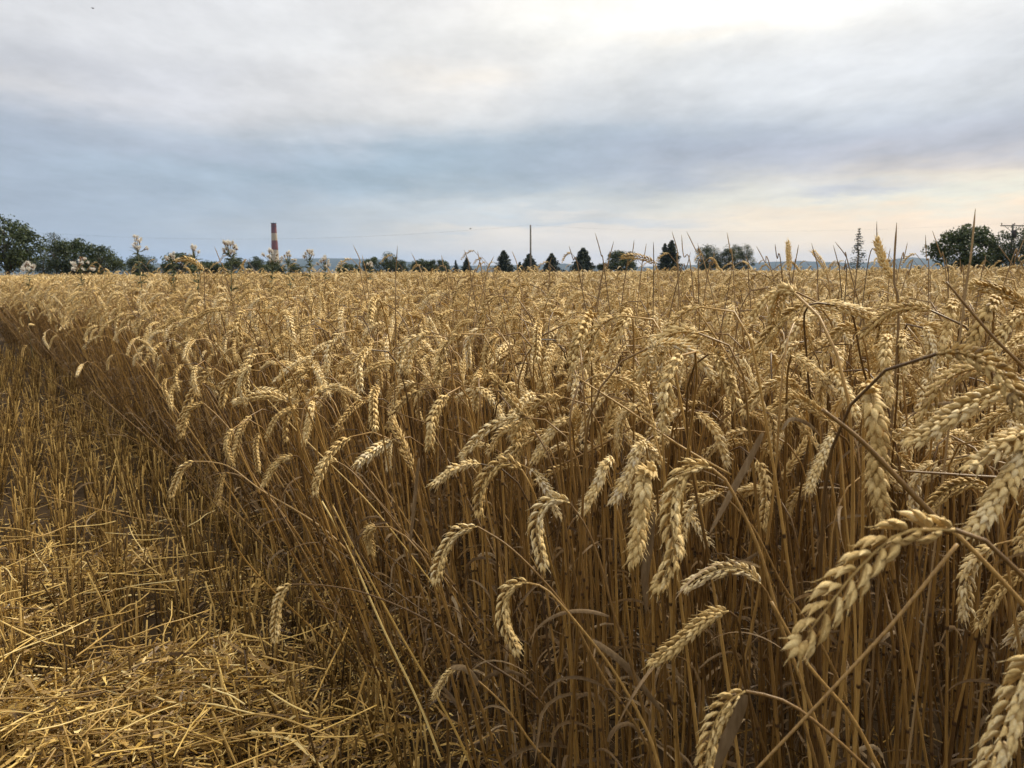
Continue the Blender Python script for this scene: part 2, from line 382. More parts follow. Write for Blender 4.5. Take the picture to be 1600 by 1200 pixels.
def make_leaf(o, az, r, length=.16, width=.0045, up=.6, droop=3.0, segs=10):
    """a dry curled blade: rises from the stalk, folds over and hangs"""
    th = np.clip(R(90) * (1 - up) + droop * np.linspace(0, 1, segs) ** 1.3, 0, R(172))
    d = np.stack([np.sin(th) * math.cos(az), np.sin(th) * math.sin(az), np.cos(th)], 1)
    d[:, 0] += r.normal(0, .25) * np.linspace(0, 1, segs); d[:, 1] += r.normal(0, .25) * np.linspace(0, 1, segs)
    P = o + np.cumsum(unit(d) * length / segs, 0)
    tw = r.normal(0, 2.2) * np.linspace(0, 1, segs) + r.uniform(0, 6)
    T = unit(np.gradient(P, axis=0)); a = unit(np.cross(T, [0.3, .2, .9])); b = np.cross(T, a)
    side = np.cos(tw)[:, None] * a + np.sin(tw)[:, None] * b; nrm = np.cross(T, side)
    w = width * np.interp(np.linspace(0, 1, segs), [0, .15, .5, .85, 1], [.5, 1, .9, .5, .06])
    V = np.stack([P - side * w[:, None], P + nrm * w[:, None] * .45, P + side * w[:, None]], 1)
    i = np.arange(segs - 1) * 3
    Q = np.concatenate([np.stack([i, i + 1, i + 4, i + 3], -1), np.stack([i + 1, i + 2, i + 5, i + 4], -1)])
    g = Geo(); g.add(V.reshape(-1, 3), Q, tint=np.clip(r.normal(.5, .25), 0, 1)); return g

def plant_path(r, H, lean, neck, tip, ear_len=.088, n=46, bend_len=.17):
    """side view of a stalk bending over at the neck; x is the way it nods; the highest point is at H"""
    Ls = H * 1.02; s1 = np.linspace(0, Ls, n); th = lean * (.55 + .45 * (s1 / Ls))
    k = np.clip((s1 - (Ls - bend_len)) / bend_len, 0, 1); th = th + (neck - lean) * k ** 1.7
    ds = np.gradient(s1); x = np.cumsum(np.sin(th) * ds); z = np.cumsum(np.cos(th) * ds)
    e = np.linspace(0, 1, 18); te = neck + (tip - neck) * np.minimum(1, e * 1.5)
    ex = x[-1] + np.cumsum(np.sin(te)) * ear_len / 18; ez = z[-1] + np.cumsum(np.cos(te)) * ear_len / 18
    wob = r.normal(0, .012); wob2 = r.uniform(0, 6)
    sh = H - max(z.max(), ez.max())
    y = wob * np.sin(s1 * 5 + wob2) - wob * math.sin(wob2); ey = np.full(18, y[-1]) + r.normal(0, .012) * e
    z = z + sh * (s1 / Ls); ez = ez + sh
    st = np.stack([x, y, z], 1); st[0, 2] = -.01
    return st, np.vstack([st[-1:], np.stack([ex, ey, ez], 1)])

def stalk_variant(r, kind):
    H = np.clip(r.normal(.785, .055), .62, .88)
    if kind == 'upright': lean, neck, tip = R(r.uniform(1, 6)), R(r.uniform(12, 35)), R(r.uniform(30, 60))
    elif kind == 'hook': lean, neck, tip = R(r.uniform(3, 14)), R(r.uniform(95, 125)), R(r.uniform(160, 185))
    else: lean, neck, tip = R(r.uniform(2, 12)), R(r.uniform(70, 105)), R(r.uniform(115, 160))
    st, er = plant_path(r, H, lean, neck, tip, ear_len=r.uniform(.068, .10), bend_len=r.uniform(.07, .15))
    return st, er
KINDS = ['nod'] * 5 + ['hook'] * 4 + ['upright']
def stalk_parts(r, kind, lod):
    st, er = stalk_variant(r, kind)
    ref = np.array([0, 1., 0])
    n_spk = int(r.integers(17, 23))
    sides = {'hero': 8, 'near': 6, 'mid': 4}[lod]
    stem = make_stem(st, r, r0=r.uniform(.0020, .0028), sides=sides, n=26 if lod != 'mid' else 9)
    ear = make_ear(er, ref, r.uniform(0, 360), lod, r, n_spk=n_spk if lod != 'mid' else 16, size=r.uniform(.78, 1.0) * (1.12 if lod == 'mid' else 1), twist=r.normal(0, .5), gap=r.choice([0, 0, .03, .12]))
    leaves = []
    for f in (r.uniform(.10, .3), r.uniform(.35, .55), r.uniform(.2, .65))[: (3 if lod != 'mid' else 2) if r.random() < .6 else 1]:
        p = st[int(f * (len(st) - 1))]
        leaves.append(make_leaf(p, r.uniform(0, 6.28), r, length=r.uniform(.06, .17), width=r.uniform(.0016, .0036), up=r.uniform(.1, .8), droop=r.uniform(1.5, 4), segs=9 if lod != 'mid' else 5))
    return stem, ear, leaves

NV = 26
VAR = []
WM = [M['stem'], M['ear'], M['leaf']]
for i in range(NV):
    r = np.random.default_rng(100 + i)
    stem, ear, leaves = stalk_parts(r, KINDS[i % len(KINDS)], 'near')
    full = Geo().merge(stem, 0).merge(ear, 1)
    for l in leaves: full.merge(l, 2)
    VAR.append(dict(stem=stem.mesh('stem', M['stem']), ear=ear.mesh('ear', M['ear']), leaves=[l.mesh('leaf', M['leaf']) for l in leaves],
                    full=full.mesh('wheat_stalk', WM), kind=KINDS[i % len(KINDS)], tip=np.vstack(ear.v).mean(0)))

# --- the crop's outline on the ground, from the cut edge on the left to far beyond
edge_px = [(655, 1200), (540, 1030), (410, 880), (290, 760), (190, 672), (110, 603), (30, 546), (-60, 508), (-320, 474), (-900, 456)]
EDGE = np.array([ground_at(*p)[:2] for p in edge_px])
d0 = unit(EDGE[0] - EDGE[1])
EDGE = np.vstack([EDGE[0] + d0 * 4.5, EDGE[0] + d0 * 2.0, EDGE])
POLY = np.vstack([EDGE, [[-260, EDGE[-1, 1] + 60], [-260, 270], [260, 270], [260, 40], [9, -4]]])
def inside(P, poly=POLY):
    x, y = P[:, 0], P[:, 1]; c = np.zeros(len(P), bool); n = len(poly)
    for i in range(n):
        x1, y1 = poly[i]; x2, y2 = poly[(i + 1) % n]
        h = ((y1 > y) != (y2 > y)) & (x < (x2 - x1) * (y - y1) / (y2 - y1 + 1e-12) + x1); c ^= h
    return c
def edge_dist(P):
    best = np.full(len(P), 1e9); nx = np.zeros((len(P), 2))
    for a, b in zip(EDGE[:-1], EDGE[1:]):
        ab = b - a; t = np.clip(((P - a) @ ab) / (ab @ ab), 0, 1); q = a + t[:, None] * ab; d = np.linalg.norm(P - q, axis=1)
        h = d < best; best[h] = d[h]; nrm = unit(np.array([-ab[1], ab[0]])); nx[h] = nrm   # points out of the crop, to the stubble
    return best, nx

# near stalks: separate plants
NEAR_R = 4.2
def in_view(P, margin=250, zmin=.1):
    q = np.column_stack([P, np.full(len(P), .6)]) - CO; d = q @ CF
    x = 800 + FPX * (q @ CR) / np.maximum(d, .05)
    return (d > zmin) & (x > -margin) & (x < 1600 + margin)
cand = np.column_stack([rng.uniform(-4.5, 5.0, 40000), rng.uniform(-1.2, 5.0, 40000)])[: int(9.5 * 6.2 * 390)]
cand = cand[inside(cand)]
dist = np.linalg.norm(cand, axis=1)
cand = cand[(dist < NEAR_R) & (dist > .55)]
near = cand[in_view(cand, 700)]
ed, en = edge_dist(near)
nproto = rng.integers(0, NV, len(near))
naz = rng.normal(math.pi * 1.06, 1.6, len(near))                 # most nod to the left
nscale = np.clip(rng.normal(1.0, .045, len(near)), .88, 1.06)
lean = np.abs(rng.normal(0, 5, len(near))) * np.pi / 180 * 1.0
leandir = rng.uniform(0, 2 * np.pi, len(near))
push = np.exp(-ed / .25) * np.where(rng.random(len(near)) < .14, rng.uniform(.2, .6, len(near)), rng.uniform(0, .2, len(near)))
# clear the air right in front of the lens so that the traced ears stay the nearest
tipx = np.array([v['tip'] for v in VAR])[nproto]
def euler_from(az, axis_dir, ang):
    """rotation that first turns the stalk about the vertical, then tilts it by ang towards axis_dir (horizontal)"""
    m = Matrix.Rotation(ang, 3, Vector((-math.sin(axis_dir), math.cos(axis_dir), 0))) @ Matrix.Rotation(az, 3, 'Z')
    return m
MATS, keep = [], np.ones(len(near), bool)
for i in range(len(near)):
    tl = np.array([math.cos(leandir[i]), math.sin(leandir[i])]) * lean[i] + en[i] * push[i]
    a = np.linalg.norm(tl); mm = euler_from(naz[i], math.atan2(tl[1], tl[0]), min(a, .62))
    MATS.append(mm)
    e = np.array(mm) @ (tipx[i] * nscale[i]) + np.array([near[i, 0], near[i, 1], 0])
    x, y, d = project(e); dd = np.linalg.norm(e - CO)
    qx, qy, qd = project(np.array([near[i, 0], near[i, 1], .5]))
    if dd < .66 or (d < .95 and -80 < x < 1560 and (y > 640 or x < 900)) or qd < .5: keep[i] = False
    if d < 1.5 and y < 405 and d > 0: keep[i] = False
idx = np.where(keep)[0]
near, nproto, nscale, ed = near[idx], nproto[idx], nscale[idx], ed[idx]; MATS = [MATS[i] for i in idx]
dn = np.linalg.norm(near, axis=1)
px_, py_, pd_ = np.array([project(np.array(MATS[i]) @ (tipx[idx[i]] * nscale[i]) + np.array([*near[i], 0])) for i in range(len(near))]).T
vis = (pd_ > .3) & (px_ > 0) & (px_ < 1600) & (py_ > 0) & (py_ < 1190)
order = np.argsort(np.where(vis, pd_, 1e9))
N_SINGLE = 222
single = set(order[:N_SINGLE].tolist())

def add_stalk(name, parts, label, group, M4=None):
    e = bpy.data.objects.new(name, None); COL.objects.link(e); e.empty_display_size = .05
    if M4 is not None: e.matrix_world = M4
    tag(e, label, 'wheat', group)
    link('stem', parts['stem'], e); link('ear', parts['ear'], e)
    for l in parts['leaves']: link('leaf', l, e)
    return e
for i in order[:N_SINGLE]:
    v = VAR[nproto[i]]
    m4 = Matrix.Translation((near[i, 0], near[i, 1], 0)) @ MATS[i].to_4x4() @ Matrix.Scale(nscale[i], 4)
    if ed[i] < .22: lb, gp = 'ripe wheat stalk leaning out of the crop edge over the stubble', 'wheat stalks along the cut edge'
    elif v['kind'] == 'upright': lb, gp = 'fairly straight ripe wheat stalk standing among nodding ones in the near crop', 'straighter wheat stalks in the near crop'
    elif px_[i] > 1000: lb, gp = 'ripe wheat stalk with bowed ear in the near crop behind the foremost ears', 'wheat stalks in the near crop on the right'
    else: lb, gp = 'ripe wheat stalk with drooping ear in the thick front of the crop at mid picture', 'wheat stalks in the middle front of the crop'
    add_stalk('wheat_stalk', v, lb, gp, m4)

# the rest of the crop: one mass. Points carry which plant or patch to set there.
def patch(r, size, dens, kind):
    g = Geo(); n = int(size * size * dens)
    pool = []
    if kind == 'mid':
        for k in range(26):
            st, er, lv = stalk_parts(r, KINDS[k % len(KINDS)], 'mid'); q = Geo().merge(st, 0).merge(er, 1)
            for l in lv: q.merge(l, 2)
            pool.append(q)
    else:
        for k in range(20):
            st, er = stalk_variant(r, KINDS[k % len(KINDS)]); q = Geo()
            v, f = tube(resample(st[len(st) // 3:], 5), .0020, 3); q.add(v, f, tint=r.uniform(.3, .7), mi=0)
            e = resample(er, 8); rad = np.array([.003, .0075, .0058, .0082, .006, .0078, .0055, .001]); v, f = tube(e, rad, 5); q.add(v, f, tint=np.repeat(np.tile([.25, .75], 4), 5), mi=1)
            pool.append(q)
    for k in range(n):
        a = r.normal(math.pi * 1.06, 1.6); s = np.clip(r.normal(1, .05), .85, 1.08) * (r.uniform(1.06, 1.2) if r.random() < .04 else 1)
        m = np.eye(4); tl = r.normal(0, .07, 2)
        m[:3, :3] = np.array(euler_from(a, math.atan2(tl[1], tl[0]), np.linalg.norm(tl))) * s
        m[:2, 3] = r.uniform(-size / 2, size / 2, 2)
        g.merge(pool[r.integers(len(pool))], None, m, tint_add=r.normal(0, .18))
    return g.mesh('wheat_patch', WM)
MID_S, FAR_S = .6, 2.0
mid_me = [patch(np.random.default_rng(300 + k), MID_S, 380, 'mid') for k in range(5)]
far_me = [patch(np.random.default_rng(400 + k), FAR_S, 380, 'far') for k in range(3)]

pts, rots, scls, lods, prot = [], [], [], [], []
for i in range(len(near)):
    if i in single: continue
    pts.append((*near[i], 0)); rots.append(tuple(MATS[i].to_euler())); scls.append((nscale[i],) * 3); lods.append(0); prot.append(int(nproto[i]))
def lattice(step, x0, x1, y0, y1):
    gx, gy = np.meshgrid(np.arange(x0, x1, step), np.arange(y0, y1, step)); return np.column_stack([gx.ravel(), gy.ravel()])
G = lattice(MID_S, -16, 16, -1, 15); G = G[inside(G) & in_view(G, 500)]; dd = np.linalg.norm(G, axis=1)
e2, n2_ = edge_dist(G); G = G[(dd > NEAR_R + .25) & (dd < 14) & (e2 > MID_S * .45)]
for p in G:
    j = rng.normal(0, .04, 2); pts.append((p[0] + j[0], p[1] + j[1], 0)); rots.append((0, 0, rng.normal(0, .3))); s = rng.normal(1, .02)
    scls.append((s * rng.choice([1, 1]), s, rng.normal(1, .035))); lods.append(1); prot.append(int(rng.integers(0, 5)))
# single leaning plants fill the seam and the ragged cut edge beyond the near zone
C = np.column_stack([rng.uniform(-14, 8, 120000), rng.uniform(1, 14, 120000)]); C = C[inside(C) & in_view(C, 200)]
dd = np.linalg.norm(C, axis=1); e3, n3_ = edge_dist(C)
ok = (dd > NEAR_R - .1) & (dd < 14) & ((e3 < .42) | ((dd < NEAR_R + .55) & (rng.random(len(C)) < .4)))
for p, e_, nn in zip(C[ok], e3[ok], n3_[ok]):
    tl = rng.normal(0, .08, 2) + nn * math.exp(-e_ / .25) * (rng.uniform(.2, .6) if rng.random() < .14 else rng.uniform(0, .2))
    mm = euler_from(rng.normal(math.pi, 1.1), math.atan2(tl[1], tl[0]), min(np.linalg.norm(tl), .6))
    pts.append((*p, 0)); rots.append(tuple(mm.to_euler())); scls.append((rng.normal(1, .04),) * 3); lods.append(0); prot.append(int(rng.integers(0, NV)))
G = lattice(FAR_S, -200, 200, 6, 262); G = G[inside(G)]; G = G[in_view(G, 260)]; dd = np.linalg.norm(G, axis=1); e4, _ = edge_dist(G)
G = G[(dd > 14.2) & (e4 > .5)]
for p in G:
    pts.append((p[0], p[1], 0)); rots.append((0, 0, rng.normal(0, .15))); scls.append((1.06, 1.06, 1 + .05 * math.sin(p[0] * .31 + 1.3 * math.sin(p[1] * .11)) * math.sin(p[1] * .17 + p[0] * .05) + rng.normal(0, .03))); lods.append(2); prot.append(int(rng.integers(0, 3)))

CLUT = []
for k in range(10):
    r = np.random.default_rng(900 + k); Ls = r.uniform(.35, .85); u = np.linspace(0, 1, 9); kk = np.where(u > (b0 := r.uniform(.35, .9)), (u - b0) * r.normal(0, .25 if k < 3 else .08), 0)
    P_ = np.stack([kk * Ls + r.normal(0, .02) * np.sin(u * 4), r.normal(0, .02) * np.sin(u * 3), u * Ls], 1); q = Geo(); rad_ = r.uniform(.0011, .0019)
    v_, f_ = tube(P_, np.linspace(rad_ * 1.2, rad_ * .7, 9), 5, cap=True); q.add(v_, f_, tint=r.uniform(0, .9), mi=0)
    for j in range(int(r.integers(1, 4))): q.merge(make_leaf(P_[int(r.integers(1, 8))], r.uniform(0, 6.28), r, length=r.uniform(.06, .2), width=r.uniform(.0012, .0035), up=r.uniform(0, .8), droop=r.uniform(1, 4), segs=7), 2)
    CLUT.append(q.mesh('bare_stalk', WM))
B_ = np.column_stack([rng.uniform(-4.5, 4.5, 9000), rng.uniform(.2, 5.5, 9000)]); B_ = B_[inside(B_) & in_view(B_, 300)]; eB, nB = edge_dist(B_)
for p, e_, nn in zip(B_, eB, nB):
    d_ = np.linalg.norm(p)
    if d_ < 1.2 or rng.random() > (.7 if e_ < .35 else .4): continue
    tl = rng.normal(0, .42, 2) + nn * math.exp(-e_ / .2) * rng.uniform(0, .7); a_ = min(np.linalg.norm(tl), 1.25); ad = math.atan2(tl[1], tl[0])
    tip_ = np.array([p[0] + math.cos(ad) * math.sin(a_) * .8, p[1] + math.sin(ad) * math.sin(a_) * .8])
    if np.linalg.norm(tip_) < 1.1: continue
    mm = euler_from(rng.uniform(0, 6.28), ad, a_)
    pts.append((*p, 0)); rots.append(tuple(mm.to_euler())); scls.append((rng.uniform(.8, 1.15),) * 3); lods.append(3); prot.append(int(rng.integers(0, 10)))
# unkempt thin dead stems that stand a little higher than the ears
SLIM = []
for k in range(6):
    r = np.random.default_rng(950 + k); u = np.linspace(0, 1, 10); P_ = np.stack([.05 * u ** 3 * r.normal(0, 1), .03 * u ** 2 * r.normal(0, 1), u], 1); q = Geo()
    v_, f_ = tube(P_, np.interp(u, [0, .7, .92, 1], [.0015, .0012, .0010, .0002]), 5); q.add(v_, f_, tint=r.uniform(0, .8)); SLIM.append(q.mesh('slim_stem', [M['grass']]))
B_ = np.column_stack([rng.uniform(-14, 14, 9000), rng.uniform(1, 26, 9000)]); B_ = B_[inside(B_) & in_view(B_, 100)]
for p in B_:
    if np.linalg.norm(p) < 1.3 or rng.random() > (.16 if p[0] < -.12 * p[1] else .8): continue
    tl = rng.normal(0, .17, 2); mm = euler_from(rng.uniform(0, 6.28), math.atan2(tl[1], tl[0]), np.linalg.norm(tl))
    pts.append((*p, 0)); rots.append(tuple(mm.to_euler())); scls.append((1, 1, np.clip(rng.normal(.86, .09), .6, 1.05))); lods.append(4); prot.append(int(rng.integers(0, 6)))
def scatter_object(name, pts, rots, scls, lods, prot, proto_sets):
    me = bpy.data.meshes.new(name); me.vertices.add(len(pts)); me.vertices.foreach_set('co', np.array(pts, np.float32).ravel())
    for nm, ty, arr in (('rot', 'FLOAT_VECTOR', rots), ('scl', 'FLOAT_VECTOR', scls)):
        a = me.attributes.new(nm, ty, 'POINT'); a.data.foreach_set('vector', np.array(arr, np.float32).ravel())
    for nm, arr in (('lod', lods), ('proto', prot)):
        a = me.attributes.new(nm, 'INT', 'POINT'); a.data.foreach_set('value', np.array(arr, np.int32))
    ob = link(name, me)
    ng = bpy.data.node_groups.new(name + '_spread', 'GeometryNodeTree')
    ng.interface.new_socket('Geometry', in_out='INPUT', socket_type='NodeSocketGeometry'); ng.interface.new_socket('Geometry', in_out='OUTPUT', socket_type='NodeSocketGeometry')
    N, L = ng.nodes.new, ng.links.new
    gi, go, jn = N('NodeGroupInput'), N('NodeGroupOutput'), N('GeometryNodeJoinGeometry')
    def named(n, t):
        x = N('GeometryNodeInputNamedAttribute'); x.data_type = t; x.inputs['Name'].default_value = n
        return next(o for o in x.outputs if o.enabled and o.name == 'Attribute')
    er = N('FunctionNodeEulerToRotation'); L(named('rot', 'FLOAT_VECTOR'), er.inputs[0]); sv = named('scl', 'FLOAT_VECTOR'); pv = named('proto', 'INT'); lv = named('lod', 'INT')
    for k, meshes in enumerate(proto_sets):
        iop = N('GeometryNodeInstanceOnPoints'); L(gi.outputs[0], iop.inputs['Points'])
        cmp = N('FunctionNodeCompare'); cmp.data_type = 'INT'; cmp.operation = 'EQUAL'
        ia = [s for s in cmp.inputs if s.enabled and s.type == 'INT']; L(lv, ia[0]); ia[1].default_value = k
        L(cmp.outputs[0], iop.inputs['Selection'])
        jj = N('GeometryNodeJoinGeometry')
        for mx in meshes:
            po = bpy.data.objects.new(name + '_model', mx)
            oi = N('GeometryNodeObjectInfo'); oi.inputs['Object'].default_value = po
            g2 = N('GeometryNodeGeometryToInstance'); L(oi.outputs['Geometry'], g2.inputs[0]); L(g2.outputs[0], jj.inputs[0])
        L(jj.outputs[0], iop.inputs['Instance']); iop.inputs['Pick Instance'].default_value = True
        L(pv, iop.inputs['Instance Index']); L(er.outputs[0], iop.inputs['Rotation']); L(sv, iop.inputs['Scale'])
        L(iop.outputs[0], jn.inputs[0])
    L(jn.outputs[0], go.inputs[0])
    md = ob.modifiers.new('spread', 'NODES'); md.node_group = ng
    return ob
wf = scatter_object('wheat_field', pts, rots, scls, lods, prot, [[v['full'] for v in VAR], mid_me, far_me, CLUT, SLIM])
tag(wf, 'dense ripe golden wheat crop filling the field back to the tree line', 'wheat crop', kind='stuff')

# ------------------------------------------------------------------ the traced foremost ears
def hero_stalk(ear_px, d, stem_px, label, face=0, size=1.0, base=None, n_spk=20, ds=0.0, spread=.3, stem_r=.0018, leaf=1, seed=0, group='foremost wheat ears'):
    """ear_px and stem_px: photo pixels (optionally with their own depth offset as third value)"""
    r = np.random.default_rng(seed + int(ear_px[0][0] * 7 + ear_px[0][1]))
    f3 = lambda q, dd: at(q[0], q[1], dd + (q[2] if len(q) > 2 else 0))
    E = np.array([f3(q, d) for q in ear_px]); Sx = [f3(q, d + ds * (k + 1)) for k, q in enumerate(stem_px)]
    pl = [E[0]] + Sx; last, prev = pl[-1], pl[-2]
    if base is None:
        h = unit(last - prev); z = last[2]
        b = last + h * (.35 * z / max(.45, -h[2])) + np.array([0, .03, 0]); b = b + np.array([h[0], h[1], 0]) * spread * .5 * z; base = np.array([b[0], b[1], 0])
        if not inside(base[None, :2])[0]:
            for k in range(20):
                base[:2] += np.array([.04, .03])
                if inside(base[None, :2])[0]: break
    hh_ = unit(last - prev); mid = last + hh_ * (.3 * last[2] / max(.45, -hh_[2])); mid[2] = min(mid[2], last[2] * .8); mid[:2] = mid[:2] * .6 + (last[:2] * .4 + base[:2] * .6) * .4
    stem_path = catmull(np.array([base, mid] + pl[::-1]), 60); stem_path[0, 2] = -.01
    ear_path = catmull(E, 40)
    o = stem_path[0].copy()
    length = np.linalg.norm(np.diff(ear_path, axis=0), axis=1).sum()
    ear = make_ear(ear_path - o, unit(E.mean(0) - CO), face, 'hero', r, n_spk=n_spk, size=size, twist=r.normal(0, .25), fl=.0103 * np.clip(length / .09, .75, 1.25))
    stem = make_stem(stem_path - o, r, r0=stem_r * 1.2, r1=.0012, sides=9, n=60, joints=(.2, .42, .63))
    lv = []
    for k in range(leaf):
        p = stem_path[int(r.uniform(.25, .55) * 59)] - o
        lv.append(make_leaf(p, r.uniform(2, 4.5), r, length=r.uniform(.08, .14), width=r.uniform(.0014, .0024), up=r.uniform(0, .4), droop=r.uniform(1, 2.5), segs=14).mesh('leaf', M['leaf']))
    e = add_stalk('wheat_stalk', dict(stem=stem.mesh('stem', M['stem']), ear=ear.mesh('ear', M['ear']), leaves=lv), label, group, Matrix.Translation(o))
    return e
H = hero_stalk
H([(1492, 828), (1410, 832), (1345, 885), (1292, 950), (1248, 1008)], .40, [(1535, 842), (1590, 893), (1680, 985)], 'largest wheat ear, nearest the camera at right, pointing down left', face=8, n_spk=18)
H([(1640, 1010), (1600, 1055), (1575, 1120), (1550, 1190), (1530, 1250)], .42, [(1690, 1000), (1760, 1050)], 'plump wheat ear cut by the right corner at the bottom', face=35)
H([(1165, 1080), (1135, 1100), (1113, 1140), (1103, 1190), (1104, 1235)], .58, [(1180, 1082), (1235, 1100), (1300, 1150), (1370, 1215)], 'pale wheat ear hanging at the bottom edge beside a folded dry leaf', face=12)
H([(1139, 955), (1110, 962), (1082, 985), (1050, 1012), (1020, 1036)], .76, [(1150, 962), (1158, 1000, .02), (1165, 1060, .04)], 'yellow wheat ear pointing down left above the bottom middle, bare of leaves', face=50, leaf=0)
H([(1188, 912), (1165, 892), (1135, 888), (1100, 900), (1072, 918)], .84, [(1200, 930), (1222, 990), (1245, 1090)], 'wheat ear arching almost level above the yellow slanting ear', face=10)
H([(826, 911), (808, 912), (790, 930), (786, 970), (808, 1016)], .86, [(855, 922), (905, 978), (960, 1050), (1010, 1140), (1035, 1215)], 'slim wheat ear hooked down from a long orange stem slanting right', face=14, spread=.15)
H([(746, 823), (722, 828), (702, 845), (688, 873), (680, 907)], .95, [(790, 850), (835, 892), (885, 952), (935, 1045)], 'wheat ear curving down left beneath the two hooked middle ears', face=10)
H([(816, 735), (790, 722), (764, 738), (750, 768), (748, 802)], 1.0, [(832, 765), (845, 805, .02), (856, 860, .04)], 'hooked wheat ear left of centre, its arch highest among three similar hooks', face=12)
H([(890, 786), (866, 780), (845, 797), (838, 830), (850, 884)], .88, [(915, 822), (938, 880), (955, 945)], 'fat hooked wheat ear at the middle, right of the high hook', face=20)
H([(1112, 732), (1078, 730), (1055, 762), (1048, 810), (1053, 862), (1028, 918)], .64, [(1135, 752), (1165, 810), (1190, 870), (1215, 960)], 'long wheat ear hanging in a sweeping bow just right of centre', face=14, n_spk=24, size=.9)
H([(1020, 735, .03), (1008, 742), (1003, 785), (998, 830), (992, 876)], .74, [(1026, 760, .05), (1030, 850, .07)], 'broad front-facing wheat ear hanging straight left of the long bowed ear', face=88, size=1.12)
H([(957, 715, .02), (945, 728), (933, 757), (920, 780), (908, 803)], .95, [(960, 740, .04), (962, 860, .06)], 'whitish front-facing wheat ear, lower left one of a leaning pair', face=80)
H([(1007, 692, .02), (996, 703), (984, 735), (970, 762), (957, 784)], .95, [(1012, 720, .04), (1016, 850, .06)], 'pale wheat ear leaning left, upper right one of a leaning pair', face=70)
H([(1124, 772), (1100, 778), (1080, 790), (1070, 812), (1066, 840)], .9, [(1145, 788), (1180, 830), (1215, 900)], 'small wheat ear bending across behind the long bowed ear', face=10)
H([(890, 652), (872, 662), (858, 680), (846, 700), (833, 722)], 1.1, [(896, 680, .02), (902, 780, .04)], 'pale wheat ear tilting down left above the row of hooks', face=75)
H([(905, 706), (888, 697), (870, 700), (852, 712)], 1.25, [(915, 720), (922, 800)], 'short orange brown wheat ear lying nearly level at the middle', face=15, size=.8)
H([(1303, 676), (1296, 688), (1284, 715), (1273, 740), (1263, 770)], .85, [(1325, 692, .02), (1350, 760, .04), (1365, 850, .05)], 'front-facing pale wheat ear hanging alone before dark stems at right', face=82)
H([(1358, 606, .03), (1362, 622), (1372, 680), (1370, 740), (1380, 805)], .62, [(1350, 640, .06), (1348, 800, .09)], 'long whitish front-facing wheat ear hanging behind a crossing dark stalk', face=88, n_spk=24, size=1.05)
H([(1605, 604), (1560, 612), (1515, 632), (1470, 660), (1425, 692)], .58, [(1650, 640), (1700, 740)], 'long wheat ear slanting down left from the right border, above the others', face=20, n_spk=22)
H([(1628, 668), (1600, 705), (1578, 745), (1545, 795), (1512, 838)], .56, [(1660, 690), (1710, 790)], 'broad wheat ear slanting down along the right border', face=70, n_spk=22, size=1.05)
H([(1542, 762), (1518, 755), (1490, 762), (1468, 778), (1452, 797)], .74, [(1556, 780), (1570, 850), (1580, 930)], 'bright yellow short wheat ear arching above the largest ear', face=15, size=1.1)
H([(1606, 893), (1580, 905), (1558, 925), (1543, 950), (1530, 978)], .78, [(1630, 915), (1660, 980)], 'wheat ear drooping below the crossing stalks at the right border', face=10)
H([(1506, 520, .02), (1515, 540), (1512, 570), (1500, 595)], 1.0, [(1500, 560, .04), (1500, 700, .08)], 'wheat ear with wide open spikelets near the right border', face=85, size=1.2, n_spk=14)
H([(456, 913), (443, 922), (434, 945), (431, 972), (430, 1000)], 1.25, [(500, 914), (560, 924), (630, 950), (700, 988), (742, 1022)], 'lone wheat ear hanging from a long stem bent low over the stubble', face=12, spread=.2)
H([(716, 1043), (702, 1050), (690, 1068), (676, 1090)], 1.15, [(745, 1062), (790, 1105), (830, 1160)], 'stunted wheat ear low down beside a curled dry leaf', face=10, size=.8)
H([(336, 576), (316, 590), (302, 612), (290, 640), (280, 668)], 1.75, [(365, 598), (395, 640), (420, 720)], 'wheat ear hanging out from the crop edge, one of two crossing', face=12)
H([(318, 630), (300, 636), (291, 650), (284, 680)], 1.65, [(345, 655), (372, 690), (400, 750)], 'shorter wheat ear crossing under the hanging ear at the crop edge', face=50)
H([(303, 721), (288, 730), (277, 748), (268, 775)], 1.6, [(330, 722), (360, 730), (400, 760)], 'wheat ear hanging lowest of the edge ears above the stubble', face=10)
H([(353, 738), (346, 750), (343, 768), (341, 788)], 1.5, [(360, 750, .02), (364, 840, .05)], 'small dark gold wheat ear hanging straight above the bent straws', face=40, size=.85)
H([(405, 676), (400, 692), (401, 712), (404, 735)], 1.5, [(415, 690, .03), (422, 780, .05)], 'narrow wheat ear hanging straight at the crop edge left of centre', face=20, size=.85)
H([(1233, 425), (1233, 410), (1232, 393), (1231, 378)], 1.75, [(1236, 450), (1240, 520)], 'straight brown wheat ear standing up against the sky', face=30)
H([(1396, 436), (1385, 420), (1376, 398), (1370, 374)], 1.1, [(1402, 470), (1408, 560)], 'straight pale wheat ear standing up against the sky beside tall grass', face=60)
H([(1292, 428), (1285, 412), (1278, 402), (1271, 393)], 1.5, [(1296, 450), (1302, 540)], 'slim wheat ear tilting up left against the distant hills', face=15, size=.8)
H([(1024, 412), (1008, 404), (990, 400), (972, 401)], 1.8, [(1028, 430), (1030, 500)], 'wheat ear lying level just above the crop against the trees', face=15)
H([(318, 423), (307, 411), (292, 405), (277, 407)], 2.3, [(320, 440), (324, 500)], 'wheat ear arching level above the crop before the thistles', face=15)
H([(1255, 478), (1220, 500), (1195, 530), (1178, 562)], .95, [(1285, 474), (1330, 490, .03), (1345, 560, .05)], 'wheat ear arching left with smooth husks, upper right crop', face=20)
H([(1300, 660), (1262, 632), (1240, 625), (1205, 640)], .95, [(1312, 690), (1320, 790)], 'wheat ear arching level between two crossing dark stalks', face=20)
